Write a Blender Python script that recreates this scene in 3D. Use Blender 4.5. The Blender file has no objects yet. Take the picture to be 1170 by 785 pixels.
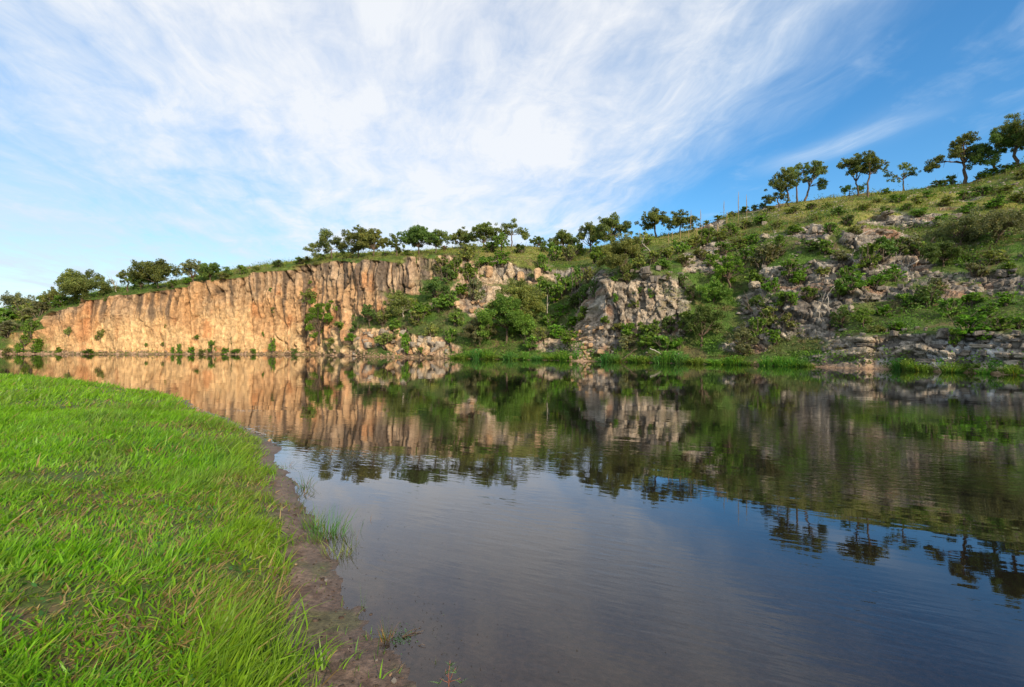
import bpy, math, random
import numpy as np

# ------------------------------------------------------------------ camera, sky, sun, exposure
SC = bpy.context.scene
COL = SC.collection
CAM_H = 2.0           # camera height above the water
F = 585.0             # focal length in photograph pixels (18 mm on 36 mm)
HX, HY = 585.0, 392.5

cam = bpy.data.cameras.new("camera")
cam.lens = 18.0
cam.sensor_width = 36.0
cam.clip_start = 0.05
cam.clip_end = 5000
camo = bpy.data.objects.new("camera", cam)
camo.location = (0, 0, CAM_H)
camo.rotation_euler = (math.radians(90), 0, 0)
COL.objects.link(camo)
SC.camera = camo

SUN_EL = math.radians(25)
SUN_ROT = math.radians(150)          # clockwise from +Y: behind the camera, to the right
sun_dir = (math.sin(SUN_ROT) * math.cos(SUN_EL), math.cos(SUN_ROT) * math.cos(SUN_EL), math.sin(SUN_EL))

SC.view_settings.view_transform = 'Standard'
SC.view_settings.look = 'None'
SC.view_settings.gamma = 1.0
SC.view_settings.exposure = 0.25
SC.cycles.max_bounces = 8
SC.cycles.transparent_max_bounces = 12
SC.cycles.caustics_reflective = False
SC.cycles.caustics_refractive = False


class NT:
    """Small helper for writing node trees."""
    def __init__(self, tree):
        self.t = tree
        tree.nodes.clear()

    def n(self, typ, **kw):
        nd = self.t.nodes.new(typ)
        for k, v in kw.items():
            setattr(nd, k, v)
        return nd

    def link(self, a, b):
        self.t.links.new(a, b)

    def setv(self, sock, v):
        if hasattr(v, 'is_linked') or isinstance(v, bpy.types.NodeSocket):
            self.t.links.new(v, sock)
        else:
            if sock.type == 'RGBA' and hasattr(v, '__len__') and len(v) == 3:
                v = (*v, 1.0)
            sock.default_value = v

    def m(self, op, a, b=None, c=None, clamp=False):
        nd = self.n('ShaderNodeMath', operation=op)
        nd.use_clamp = clamp
        self.setv(nd.inputs[0], a)
        if b is not None:
            self.setv(nd.inputs[1], b)
        if c is not None:
            self.setv(nd.inputs[2], c)
        return nd.outputs[0]

    def ss(self, v, lo, hi, a=0.0, b=1.0):
        nd = self.n('ShaderNodeMapRange', interpolation_type='SMOOTHSTEP')
        self.setv(nd.inputs[0], v)
        for i, q in enumerate((lo, hi, a, b)):
            self.setv(nd.inputs[i + 1], q)
        return nd.outputs[0]

    def mixc(self, f, a, b, mode='MIX'):
        nd = self.n('ShaderNodeMix', data_type='RGBA', blend_type=mode)
        self.setv(nd.inputs[0], f)
        self.setv(nd.inputs[6], a)
        self.setv(nd.inputs[7], b)
        return nd.outputs[2]

    def noise(self, vec, scale, detail=4, rough=0.55, dist=0.0):
        nd = self.n('ShaderNodeTexNoise')
        if vec is not None:
            self.link(vec, nd.inputs['Vector'])
        nd.inputs['Scale'].default_value = scale
        nd.inputs['Detail'].default_value = detail
        nd.inputs['Roughness'].default_value = rough
        nd.inputs['Distortion'].default_value = dist
        return nd.outputs['Fac']

    def xyz(self, x, y, z=0.0):
        nd = self.n('ShaderNodeCombineXYZ')
        for i, q in enumerate((x, y, z)):
            self.setv(nd.inputs[i], q)
        return nd.outputs[0]

    def mixs(self, f, a, b):
        nd = self.n('ShaderNodeMixShader')
        self.setv(nd.inputs[0], f)
        self.link(a, nd.inputs[1])
        self.link(b, nd.inputs[2])
        return nd.outputs[0]

    def bump(self, h, strength=1.0, dist=0.05, normal=None):
        nd = self.n('ShaderNodeBump')
        self.setv(nd.inputs['Strength'], strength)
        self.setv(nd.inputs['Distance'], dist)
        self.link(h, nd.inputs['Height'])
        if normal is not None:
            self.link(normal, nd.inputs['Normal'])
        return nd.outputs[0]


def make_world():
    w = bpy.data.worlds.new("World")
    SC.world = w
    w.use_nodes = True
    g = NT(w.node_tree)
    sky = g.n('ShaderNodeTexSky', sky_type='NISHITA', sun_disc=False)
    sky.sun_elevation = SUN_EL
    sky.sun_rotation = SUN_ROT
    sky.air_density = 1.0
    sky.dust_density = 0.6
    sky.ozone_density = 2.0
    hs = g.n('ShaderNodeHueSaturation')
    hs.inputs['Saturation'].default_value = 1.5
    hs.inputs['Value'].default_value = 1.12
    g.link(sky.outputs[0], hs.inputs['Color'])
    bsky = g.n('ShaderNodeBackground')
    g.link(hs.outputs[0], bsky.inputs[0])
    bsky.inputs[1].default_value = 0.15
    # cirrus on a high plane, streaks running along the view
    tc = g.n('ShaderNodeTexCoord')
    sp = g.n('ShaderNodeSeparateXYZ')
    g.link(tc.outputs['Generated'], sp.inputs[0])
    dz = g.m('ADD', g.m('MAXIMUM', sp.outputs[2], 0.0), 0.1)
    X = g.m('DIVIDE', sp.outputs[0], dz)
    Y = g.m('DIVIDE', sp.outputs[1], dz)
    flat = g.xyz(X, Y)
    warp = g.m('SUBTRACT', g.noise(flat, 0.9, 3), 0.5)
    warp2 = g.m('SUBTRACT', g.noise(g.xyz(Y, X, 3.7), 1.6, 3), 0.5)
    Xw = g.m('ADD', X, g.m('MULTIPLY', warp, 0.4))
    Yw = g.m('ADD', Y, g.m('MULTIPLY', warp2, 0.5))
    streak = g.noise(g.xyz(g.m('MULTIPLY', g.m('ADD', Xw, g.m('MULTIPLY', Yw, 0.12)), 2.4), g.m('MULTIPLY', Yw, 0.65), 1.3), 1.0, 6, 0.6)
    fine = g.noise(g.xyz(g.m('MULTIPLY', g.m('ADD', Xw, g.m('MULTIPLY', Yw, 0.2)), 7.0), g.m('MULTIPLY', Yw, 2.2), 7.1), 1.0, 6, 0.65, 0.4)
    billow = g.noise(g.xyz(Xw, Yw, 9.0), 2.3, 7, 0.62)
    mottle = g.noise(g.xyz(g.m('ADD', g.m('MULTIPLY', Xw, 5.0), g.m('MULTIPLY', Yw, 1.5)), g.m('MULTIPLY', Yw, 3.4), 2.2), 1.0, 6, 0.66, 0.3)
    # edge of the sheet, X of about 0.93 close overhead, nearer the view axis low down
    ey = g.m('POWER', g.m('MAXIMUM', g.m('SUBTRACT', Y, 1.5), 0.0), 1.4)
    edge = g.m('SUBTRACT', 0.92, g.m('MULTIPLY', ey, 0.16))
    edge = g.m('ADD', edge, g.m('MULTIPLY', g.m('SUBTRACT', streak, 0.5), 0.55))
    edge = g.m('ADD', edge, g.m('MULTIPLY', g.m('SUBTRACT', fine, 0.5), 0.35))
    sheet = g.ss(g.m('SUBTRACT', edge, X), -0.2, 0.42)
    c = g.m('DIVIDE', g.m('ADD', X, 0.25), 1.25)
    core = g.m('POWER', 2.718, g.m('MULTIPLY', g.m('MULTIPLY', c, c), -1.0))
    body = g.m('ADD', 0.76, g.m('MULTIPLY', core, 0.10))
    var = g.m('ADD', g.m('MULTIPLY', g.m('SUBTRACT', streak, 0.5), 0.9), g.m('MULTIPLY', g.m('SUBTRACT', fine, 0.5), 0.6))
    var = g.m('ADD', var, g.m('MULTIPLY', g.m('SUBTRACT', billow, 0.5), 0.8))
    var = g.m('ADD', var, g.m('MULTIPLY', g.m('SUBTRACT', mottle, 0.5), 0.75))
    dens = g.m('MULTIPLY', sheet, g.m('ADD', body, var, clamp=True))
    wisp = g.m('MULTIPLY', g.ss(g.m('ADD', g.m('MULTIPLY', billow, 0.5), g.m('MULTIPLY', streak, 0.5)), 0.5, 0.72), 0.5)
    # one small wisp over the ridge
    wa = g.m('ADD', g.m('MULTIPLY', g.m('SUBTRACT', Xw, 1.20), 0.456), g.m('MULTIPLY', g.m('SUBTRACT', Yw, 1.95), -0.89))
    wb = g.m('ADD', g.m('MULTIPLY', g.m('SUBTRACT', Xw, 1.20), 0.89), g.m('MULTIPLY', g.m('SUBTRACT', Yw, 1.95), 0.456))
    we = g.m('ADD', g.m('POWER', g.m('DIVIDE', g.m('ABSOLUTE', wa), 0.22), 2.0), g.m('POWER', g.m('DIVIDE', g.m('ABSOLUTE', wb), 0.09), 2.0))
    wsp = g.m('MULTIPLY', g.m('POWER', 2.718, g.m('MULTIPLY', we, -1.0)), g.ss(fine, 0.25, 0.7, 0.25, 0.75))
    dens = g.m('MAXIMUM', g.m('MAXIMUM', dens, wisp), wsp)
    dens = g.m('ADD', g.m('MULTIPLY', dens, 0.90), 0.10)
    dens = g.m('MULTIPLY', dens, 0.93, clamp=True)
    bcl = g.n('ShaderNodeBackground')
    g.link(g.mixc(g.ss(g.m('ADD', g.m('MULTIPLY', dens, 0.55), g.m('MULTIPLY', core, 0.5)), 0.45, 0.95), (0.71, 0.84, 0.99), (0.95, 0.97, 1.0)), bcl.inputs[0])
    bcl.inputs[1].default_value = 0.84
    out = g.n('ShaderNodeOutputWorld')
    g.link(g.mixs(dens, bsky.outputs[0], bcl.outputs[0]), out.inputs[0])


make_world()

sl = bpy.data.lights.new("sun", 'SUN')
sl.energy = 3.8
sl.angle = math.radians(0.6)
sl.color = (1.0, 0.83, 0.62)
slo = bpy.data.objects.new("sun", sl)
slo.rotation_euler = (math.pi / 2 - SUN_EL, 0, math.pi - SUN_ROT)
slo.location = (60, -80, 60)
COL.objects.link(slo)

rng = np.random.default_rng(7)
random.seed(7)

# ------------------------------------------------------------------ noise in numpy


def _hash(ix, iy, seed):
    h = (ix.astype(np.int64) * 374761393 + iy.astype(np.int64) * 668265263 + seed * 974634777) & 0xFFFFFFFF
    h = ((h ^ (h >> 13)) * 1274126177) & 0xFFFFFFFF
    h = ((h ^ (h >> 16)) * 2246822519) & 0xFFFFFFFF
    return ((h ^ (h >> 15)) & 0xFFFFFF) / float(0xFFFFFF)


def vnoise(x, y, seed=0):
    ix, iy = np.floor(x), np.floor(y)
    fx, fy = x - ix, y - iy
    fx = fx * fx * fx * (fx * (fx * 6 - 15) + 10)
    fy = fy * fy * fy * (fy * (fy * 6 - 15) + 10)
    a, b = _hash(ix, iy, seed), _hash(ix + 1, iy, seed)
    c, d = _hash(ix, iy + 1, seed), _hash(ix + 1, iy + 1, seed)
    return a + (b - a) * fx + (c - a) * fy + (a - b - c + d) * fx * fy


def fbm(x, y, seed=0, octs=4, gain=0.5):
    s, amp, tot = 0.0, 1.0, 0.0
    for o in range(octs):
        s = s + amp * vnoise(x * 2 ** o + 17.3 * o, y * 2 ** o - 9.1 * o, seed + o)
        tot += amp
        amp *= gain
    return s / tot


def voro(x, y, seed=0):
    """cell value, second cell value, distance to the cell's edge (F2-F1)"""
    ix, iy = np.floor(x), np.floor(y)
    f1 = np.full(x.shape, 9.0)
    f2 = np.full(x.shape, 9.0)
    cid = np.zeros(x.shape)
    for dx in (-1, 0, 1):
        for dy in (-1, 0, 1):
            cx, cy = ix + dx, iy + dy
            px = cx + 0.1 + 0.8 * _hash(cx, cy, seed + 11)
            py = cy + 0.1 + 0.8 * _hash(cx, cy, seed + 23)
            d = np.hypot(px - x, py - y)
            v = _hash(cx, cy, seed + 37)
            near = d < f1
            f2 = np.where(near, f1, np.minimum(f2, d))
            cid = np.where(near, v, cid)
            f1 = np.where(near, d, f1)
    return cid, f2 - f1


def sstep(v, lo, hi):
    t = np.clip((v - lo) / (hi - lo), 0, 1)
    return t * t * (3 - 2 * t)


def lerp3(a, b, f):
    return a + (b - a) * f[..., None]


# ------------------------------------------------------------------ mesh and object helpers
def new_mesh(name, verts, faces=None, quads=None, tris=None, mat=None, attrs=None, smooth=False):
    """faces given as numpy arrays (quads Nx4, tris Nx3); attrs: {name: (array Nx3)} per vertex colours"""
    me = bpy.data.meshes.new(name)
    verts = np.asarray(verts, dtype=np.float32)
    me.vertices.add(len(verts))
    me.vertices.foreach_set('co', verts.ravel())
    q = np.zeros((0, 4), np.int32) if quads is None else np.asarray(quads, np.int32).reshape(-1, 4)
    t = np.zeros((0, 3), np.int32) if tris is None else np.asarray(tris, np.int32).reshape(-1, 3)
    loops = np.concatenate([q.ravel(), t.ravel()])
    me.loops.add(len(loops))
    me.loops.foreach_set('vertex_index', loops)
    starts = np.concatenate([np.arange(len(q)) * 4, len(q) * 4 + np.arange(len(t)) * 3]).astype(np.int32)
    me.polygons.add(len(starts))
    me.polygons.foreach_set('loop_start', starts)
    if smooth:
        me.polygons.foreach_set('use_smooth', np.ones(len(starts), bool))
    for k, v in (attrs or {}).items():
        v = np.asarray(v, np.float32)
        if v.ndim == 1:
            a = me.attributes.new(k, 'FLOAT', 'POINT')
            a.data.foreach_set('value', v)
        else:
            a = me.attributes.new(k, 'FLOAT_COLOR', 'POINT')
            a.data.foreach_set('color', np.concatenate([v, np.ones((len(v), 1), np.float32)], 1).ravel())
    if mat:
        me.materials.append(mat)
    me.update(calc_edges=True)
    me.validate()
    return me


def link(name, data, parent=None, loc=(0, 0, 0), kind=None, label=None, cat=None, group=None):
    o = bpy.data.objects.new(name, data)
    COL.objects.link(o)
    o.location = loc
    if parent is not None:
        o.parent = parent
    if kind:
        o['kind'] = kind
    if label:
        o['label'] = label
    if cat:
        o['category'] = cat
    if group:
        o['group'] = group
    return o


class Tubes:
    """collects tapered tubes and leaf quads into arrays"""
    def __init__(self):
        self.v, self.q, self.t, self.n, self.c = [], [], [], 0, []

    def tube(self, pts, rad, sides=6, col=None):
        pts = np.asarray(pts, float)
        rad = np.asarray(rad, float)
        n = len(pts)
        tan = np.gradient(pts, axis=0)
        tan /= np.linalg.norm(tan, axis=1)[:, None] + 1e-9
        ref = np.array([0.31, 0.87, 0.21]) if abs(tan[0][2]) > 0.5 else np.array([0.1, 0.2, 1.0])
        u = np.cross(tan, ref)
        u /= np.linalg.norm(u, axis=1)[:, None] + 1e-9
        w = np.cross(tan, u)
        a = np.linspace(0, 2 * np.pi, sides, endpoint=False)
        ring = pts[:, None] + rad[:, None, None] * (np.cos(a)[None, :, None] * u[:, None] + np.sin(a)[None, :, None] * w[:, None])
        base = self.n
        self.v.append(ring.reshape(-1, 3))
        i = np.arange(n - 1)[:, None] * sides
        j = np.arange(sides)[None]
        j2 = (j + 1) % sides
        self.q.append((base + np.stack([i + j, i + j2, i + sides + j2, i + sides + j], -1)).reshape(-1, 4))
        self.n += n * sides
        # closed ends
        for r, flip in ((0, True), (n - 1, False)):
            self.v.append(pts[r][None])
            k = base + r * sides + np.arange(sides)
            k2 = base + r * sides + (np.arange(sides) + 1) % sides
            tri = np.stack([k2, k, np.full(sides, self.n)], 1) if flip else np.stack([k, k2, np.full(sides, self.n)], 1)
            self.t.append(tri)
            self.n += 1

    def mesh(self, name, mat, smooth=True):
        return new_mesh(name, np.concatenate(self.v), quads=np.concatenate(self.q), tris=np.concatenate(self.t), mat=mat, smooth=smooth)


def wiggle(a, b, n, amp, r):
    a, b = np.asarray(a, float), np.asarray(b, float)
    t = np.linspace(0, 1, n)
    p = a + (b - a) * t[:, None]
    L = np.linalg.norm(b - a)
    off = r.normal(0, 1, (n, 3)) * amp * L
    off = (off + np.roll(off, 1, 0)) * 0.5
    off[0] = 0
    off[-1] *= 0.3
    return p + off * np.sin(np.pi * np.clip(t * 0.9 + 0.05, 0, 1))[:, None]


def leaf_quads(cent, size, r, up=0.45, aspect=0.55):
    """one quad per centre, random facing with a bias upwards; returns verts (4n,3)"""
    n = len(cent)
    nor = r.normal(0, 1, (n, 3))
    nor /= np.linalg.norm(nor, axis=1)[:, None]
    nor[:, 2] = np.abs(nor[:, 2]) * 0.6 + up
    nor /= np.linalg.norm(nor, axis=1)[:, None]
    u = np.cross(nor, r.normal(0, 1, (n, 3)))
    u /= np.linalg.norm(u, axis=1)[:, None]
    w = np.cross(nor, u)
    s = (size * r.uniform(0.6, 1.35, n))[:, None]
    b = s * aspect
    # pointed leaf: a kite
    v = np.stack([cent - u * s, cent + w * b - u * s * 0.1, cent + u * s, cent - w * b - u * s * 0.1], 1)
    return v.reshape(-1, 3)


def leaf_mesh(name, cent, tint, size, mat, r, up=0.45, aspect=0.55):
    v = leaf_quads(cent, size, r, up, aspect)
    q = np.arange(len(v)).reshape(-1, 4)
    return new_mesh(name, v, quads=q, mat=mat, attrs={'tint': np.repeat(tint, 4, 0)})


# ------------------------------------------------------------------ materials
def mat_new(name):
    m = bpy.data.materials.new(name)
    m.use_nodes = True
    return m, NT(m.node_tree)


def out_surface(g, s):
    o = g.n('ShaderNodeOutputMaterial')
    g.link(s, o.inputs[0])


def attr(g, name, typ='GEOMETRY'):
    a = g.n('ShaderNodeAttribute', attribute_name=name, attribute_type=typ)
    return a


def foliage_mat(name, base, transl=0.35, var=0.35, rough=0.55, spec=0.25):
    """base colour times the leaf's own tint and the plant's own variation"""
    m, g = mat_new(name)
    t = attr(g, 'tint')
    oi = g.n('ShaderNodeObjectInfo')
    hs = g.n('ShaderNodeHueSaturation')
    g.link(g.m('ADD', 0.485, g.m('MULTIPLY', oi.outputs['Random'], 0.03)), hs.inputs['Hue'])
    g.link(g.m('ADD', 1 - var / 2, g.m('MULTIPLY', oi.outputs['Random'], var)), hs.inputs['Value'])
    g.link(g.mixc(1.0, base, t.outputs['Color'], 'MULTIPLY'), hs.inputs['Color'])
    c = hs.outputs[0]
    p = g.n('ShaderNodeBsdfPrincipled')
    g.link(c, p.inputs['Base Color'])
    p.inputs['Roughness'].default_value = rough
    p.inputs['Specular IOR Level'].default_value = spec
    tr = g.n('ShaderNodeBsdfTranslucent')
    g.link(g.mixc(1.0, c, (1.25, 1.35, 0.6), 'MULTIPLY'), tr.inputs[0])
    out_surface(g, g.mixs(transl, p.outputs[0], tr.outputs[0]))
    return m


M_OAK = foliage_mat('oak_leaves', (0.15, 0.19, 0.055))
M_OLIVE = foliage_mat('olive_leaves', (0.21, 0.25, 0.07))
M_BUSH = foliage_mat('bush_leaves', (0.14, 0.24, 0.04))
M_DARK = foliage_mat('dark_bush_leaves', (0.11, 0.18, 0.045))
M_BRIGHT = foliage_mat('bright_leaves', (0.14, 0.27, 0.03))
M_GREY = foliage_mat('grey_leaves', (0.175, 0.19, 0.09), var=0.3)
M_BROWN = foliage_mat('dry_leaves', (0.16, 0.10, 0.05), transl=0.2)
M_BLADE = foliage_mat('grass_blades', (1.0, 1.0, 1.0), transl=0.42, var=0.0, rough=0.42, spec=0.3)
M_COVER = foliage_mat('ground_cover', (1.0, 1.0, 1.0), transl=0.3, var=0.0, spec=0.15)


def wood_mat(name, a, b, sc=9.0):
    m, g = mat_new(name)
    tc = g.n('ShaderNodeTexCoord')
    mp = g.n('ShaderNodeMapping')
    mp.inputs['Scale'].default_value = (1, 1, 0.25)
    g.link(tc.outputs['Object'], mp.inputs[0])
    n = g.noise(mp.outputs[0], sc, 5)
    p = g.n('ShaderNodeBsdfPrincipled')
    g.link(g.mixc(g.ss(n, 0.3, 0.7), a, b), p.inputs['Base Color'])
    p.inputs['Roughness'].default_value = 0.9
    p.inputs['Specular IOR Level'].default_value = 0.15
    g.link(g.bump(n, 0.8, 0.05), p.inputs['Normal'])
    out_surface(g, p.outputs[0])
    return m


M_BARK = wood_mat('oak_bark', (0.07, 0.05, 0.035), (0.19, 0.14, 0.10))
M_PALE = wood_mat('bleached_wood', (0.30, 0.26, 0.21), (0.50, 0.46, 0.40))
M_STEM = wood_mat('shrub_stems', (0.09, 0.07, 0.05), (0.20, 0.16, 0.12))
M_STALK = wood_mat('dry_stalk', (0.24, 0.17, 0.08), (0.40, 0.30, 0.15))


def rock_mat(name, use_attr=True, cols=None, bump=0.12):
    m, g = mat_new(name)
    geo = g.n('ShaderNodeNewGeometry')
    P = geo.outputs['Position']
    n1 = g.noise(P, 1.4, 6, 0.62)
    n2 = g.noise(P, 6.0, 5, 0.6)
    vo = g.n('ShaderNodeTexVoronoi', feature='DISTANCE_TO_EDGE')
    mp = g.n('ShaderNodeMapping')
    mp.inputs['Scale'].default_value = (1.6, 1.6, 0.9)
    g.link(P, mp.inputs[0])
    g.link(mp.outputs[0], vo.inputs['Vector'])
    vo.inputs['Scale'].default_value = 1.6
    crack = g.ss(vo.outputs['Distance'], 0.0, 0.10)
    if use_attr:
        base = attr(g, 'rock').outputs['Color']
    else:
        oi = g.n('ShaderNodeObjectInfo')
        base = g.mixc(oi.outputs['Random'], cols[0], cols[1])
    c = g.mixc(g.ss(n1, 0.3, 0.7), g.mixc(1.0, base, (0.70, 0.68, 0.66), 'MULTIPLY'), g.mixc(1.0, base, (1.28, 1.25, 1.2), 'MULTIPLY'))
    c = g.mixc(g.m('MULTIPLY', g.ss(n2, 0.42, 0.75), 0.45), c, g.mixc(1.0, c, (0.6, 0.55, 0.5), 'MULTIPLY'))
    if use_attr:
        rk = attr(g, 'rocky').outputs['Fac']
    else:
        rk = 1.0
    p = g.n('ShaderNodeBsdfPrincipled')
    g.link(c, p.inputs['Base Color'])
    p.inputs['Roughness'].default_value = 0.92
    p.inputs['Specular IOR Level'].default_value = 0.12
    h = g.m('ADD', g.m('MULTIPLY', n2, 0.5), g.m('ADD', g.m('MULTIPLY', n1, 0.8), g.m('MULTIPLY', crack, 0.45)))
    g.link(g.bump(h, 0.9, bump), p.inputs['Normal'])
    out_surface(g, p.outputs[0])
    return m


M_ROCK = rock_mat('weathered_rock')
M_BOULDER = rock_mat('boulder_rock', False, ((0.25, 0.215, 0.175), (0.41, 0.36, 0.29)), 0.06)
M_GREYROCK = rock_mat('grey_rock', False, ((0.14, 0.13, 0.12), (0.27, 0.24, 0.20)), 0.06)
M_TANROCK = rock_mat('tan_rock', False, ((0.40, 0.26, 0.15), (0.52, 0.37, 0.23)), 0.06)

# ------------------------------------------------------------------ far bank: cliff and hillside
# control columns: where the bank's waterline stands and how its profile rises behind it.
# each is (bearing as photo column, waterline distance, [(photo row, metres behind the waterline), ...])
CTRL = [
    (-150, 103, [(400, 1.5), (385, 4), (380, 8), (372, 16), (371, 35)]),
    (0, 98, [(400, 1.5), (381, 4), (377, 8), (365, 16), (363, 35)]),
    (25, 98, [(400, 1.5), (380, 3.5), (374, 7), (362, 15), (359, 35)]),
    (50, 97, [(401, 1.2), (376, 3.5), (362, 7), (355, 12), (353, 35)]),
    (62, 97, [(402, .8), (356, 4), (353, 6), (351, 9), (350, 35)]),
    (90, 96, [(402, .8), (350, 4), (347, 6), (345, 9), (344, 35)]),
    (95, 96, [(402.5, .5), (342, 3), (340, 5), (338, 8), (337, 35)]),
    (130, 96, [(402.5, .5), (337, 3), (335, 5), (333, 8), (332, 35)]),
    (180, 96, [(403, .4), (332, 3), (330, 5), (328, 8), (326, 35)]),
    (240, 95, [(403, .4), (320, 3), (318, 5), (315, 8), (314, 35)]),
    (300, 94, [(403, .4), (310, 3), (308, 5), (305, 8), (304, 35)]),
    (350, 92, [(402, .5), (380, 1.4), (302, 4), (299, 7), (297, 35)]),
    (380, 87, [(400, 1.0), (387, 3), (372, 4.5), (298, 7), (294, 11), (290, 40)]),
    (420, 78, [(398, 1.5), (378, 5), (362, 7.5), (296, 10.5), (292, 14), (290, 40)]),
    (470, 73, [(400, 1.5), (380, 4), (357, 9), (337, 12), (294, 14.5), (290, 18), (288, 40)]),
    (512, 69, [(400, 1.5), (375, 5), (342, 11), (322, 15), (292, 17.5), (289, 20), (284, 40)]),
    (550, 66, [(404, 2), (382, 6), (347, 13), (325, 18), (296, 21), (290, 24), (282, 40)]),
    (600, 63, [(406, 2), (387, 6), (352, 14), (328, 20), (300, 22.5), (294, 26), (282, 40)]),
    (635, 60.5, [(406, 2), (385, 7), (350, 14), (328, 20), (306, 25), (296, 30), (284, 42)]),
    (660, 58.5, [(405, 2), (382, 7), (348, 14), (322, 20), (302, 27), (294, 33), (284, 45)]),
    (676, 57.5, [(408, 1.5), (386, 4), (340, 9), (322, 14), (304, 22), (292, 32), (284, 42)]),
    (690, 56.5, [(408, 1), (388, 3), (322, 5.5), (315, 8), (300, 16), (288, 28), (280, 40)]),
    (740, 53.5, [(407, 1.5), (384, 4.5), (310, 7), (304, 9), (280, 20), (272, 32)]),
    (775, 51.5, [(407, 1.5), (386, 4), (318, 7), (306, 9), (280, 20), (266, 32)]),
    (800, 50, [(408, 1.5), (390, 4), (350, 8), (312, 11), (290, 17), (260, 31)]),
    (840, 48, [(408, 1.5), (387, 5), (342, 9.5), (312, 12.5), (287, 17), (262, 25), (243, 34)]),
    (900, 45, [(412, 1), (396, 2.6), (372, 4.5), (332, 7), (322, 9), (300, 11), (282, 13), (262, 20), (232, 33)]),
    (950, 42.5, [(413, .8), (393, 2), (378, 4.5), (350, 6.5), (325, 8), (318, 10), (295, 12), (272, 14), (248, 21), (226, 33)]),
    (1000, 40, [(416, .5), (384, 1.6), (378, 3), (350, 7), (320, 8.5), (314, 10), (300, 13), (278, 14.5), (268, 17), (252, 21), (243, 21.8), (220, 34)]),
    (1050, 37.5, [(415, .5), (381, 1.5), (377, 3), (352, 7), (332, 8.2), (325, 10), (285, 17), (262, 20), (250, 21), (216, 34)]),
    (1100, 35, [(415, .5), (382, 1.5), (378, 3), (345, 8), (322, 10.5), (312, 11.5), (285, 17), (262, 20.5), (248, 21.3), (209, 34)]),
    (1170, 32, [(418, .6), (384, 1.6), (380, 3), (340, 8), (310, 12), (300, 12.8), (270, 18), (240, 23), (186, 34)]),
]
BACK = [(25, 0.6), (120, -1.0), (420, -14.0)]   # behind the brow: metres further, metres above it


def ctrl_profile(x, D, pts):
    z = [(-2.5, -2.2), (-0.5, -0.35), (0.0, 0.02)]
    for y, t in pts:
        z.append((t, CAM_H + (HY - y) * (D + t) / F))
    return np.array(z)


NSK, NMAIN, NBK = 6, 232, 18
cols_x, cols_D, cols_P = [], [], []


def resample(p, k=1.0):
    sk, main = p[:3], p[2:]
    L = np.concatenate([[0], np.cumsum(np.hypot(np.diff(main[:, 0]) * 0.45, np.diff(main[:, 1])))])
    v = np.linspace(0, L[-1], NMAIN)
    mt, mz = np.interp(v, L, main[:, 0]), np.interp(v, L, main[:, 1])
    st = np.linspace(0, 2, NSK, endpoint=False)
    s_t, s_z = np.interp(st, [0, 1, 2], sk[:, 0]), np.interp(st, [0, 1, 2], sk[:, 1])
    bt = np.array([0] + [b[0] for b in BACK])
    bz = np.array([0] + [b[1] for b in BACK])
    bv = np.linspace(0, 1, NBK + 1)[1:] ** 2 * bt[-1]
    b_t, b_z = mt[-1] + bv, mz[-1] + np.interp(bv, bt, bz)
    return np.stack([np.concatenate([s_t, mt, b_t]) * k, np.concatenate([s_z, mz, b_z])], 1)


for x, D, pts in CTRL:
    cols_x.append(x); cols_D.append(D); cols_P.append(resample(ctrl_profile(x, D, pts)))
pl, pr = ctrl_profile(*CTRL[0]), ctrl_profile(*CTRL[-1])
for x, D in ((-400, 115), (-800, 140)):                                   # the bank goes on past the frame
    cols_x.insert(0, x); cols_D.insert(0, D); cols_P.insert(0, resample(pl))
for x, D in ((1300, 27), (1600, 19.5), (2200, 12.5), (3500, 7)):
    cols_x.append(x); cols_D.append(D); cols_P.append(resample(pr, min(1.0, 585.0 / (x - 585))))
cols_x, cols_D, cols_P = np.array(cols_x, float), np.array(cols_D, float), np.array(cols_P)

XS = np.concatenate([np.linspace(-800, -60, 50, endpoint=False), np.linspace(-60, 1240, 1240, endpoint=False), np.linspace(1240, 3500, 60)])
NC, NR = len(XS), NSK + NMAIN + NBK
# soften the joints between the control columns
ki = np.clip(np.searchsorted(cols_x, XS, side='right') - 1, 0, len(cols_x) - 2)
kf = (XS - cols_x[ki]) / (cols_x[ki + 1] - cols_x[ki])
kf = kf * 0.5 + 0.5 * kf * kf * (3 - 2 * kf)
PROF = cols_P[ki] * (1 - kf)[:, None, None] + cols_P[ki + 1] * kf[:, None, None]
DW = np.interp(XS, cols_x, cols_D) + (fbm(XS / 30.0, XS * 0 + .5, 203, 2) - 0.5) * np.interp(XS, [0, 500, 1170], [3.0, 2.0, 1.0])
TAN = (XS - HX) / F
wl = np.stack([TAN * DW, DW], 1)
S = np.concatenate([[0], np.cumsum(np.hypot(*np.diff(wl, axis=0).T))])
DEP = DW[:, None] + PROF[:, :, 0]
B = np.stack([TAN[:, None] * DEP, DEP, PROF[:, :, 1]], -1)               # base surface (NC, NR, 3)
SS = np.repeat(S[:, None], NR, 1)
WL = np.concatenate([np.zeros((NC, 1)), np.cumsum(np.linalg.norm(np.diff(B, axis=1), axis=2), 1)], 1)
XX = np.repeat(XS[:, None], NR, 1)
ZZ = B[:, :, 2]

du, dv = np.gradient(B, axis=0), np.gradient(B, axis=1)
NOR = np.cross(du, dv)
NOR /= np.linalg.norm(NOR, axis=2)[..., None] + 1e-9
if NOR[NC // 2, NSK + 40, 1] > 0:
    NOR = -NOR
steep = 1 - np.clip(NOR[:, :, 2], 0, 1)

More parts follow.
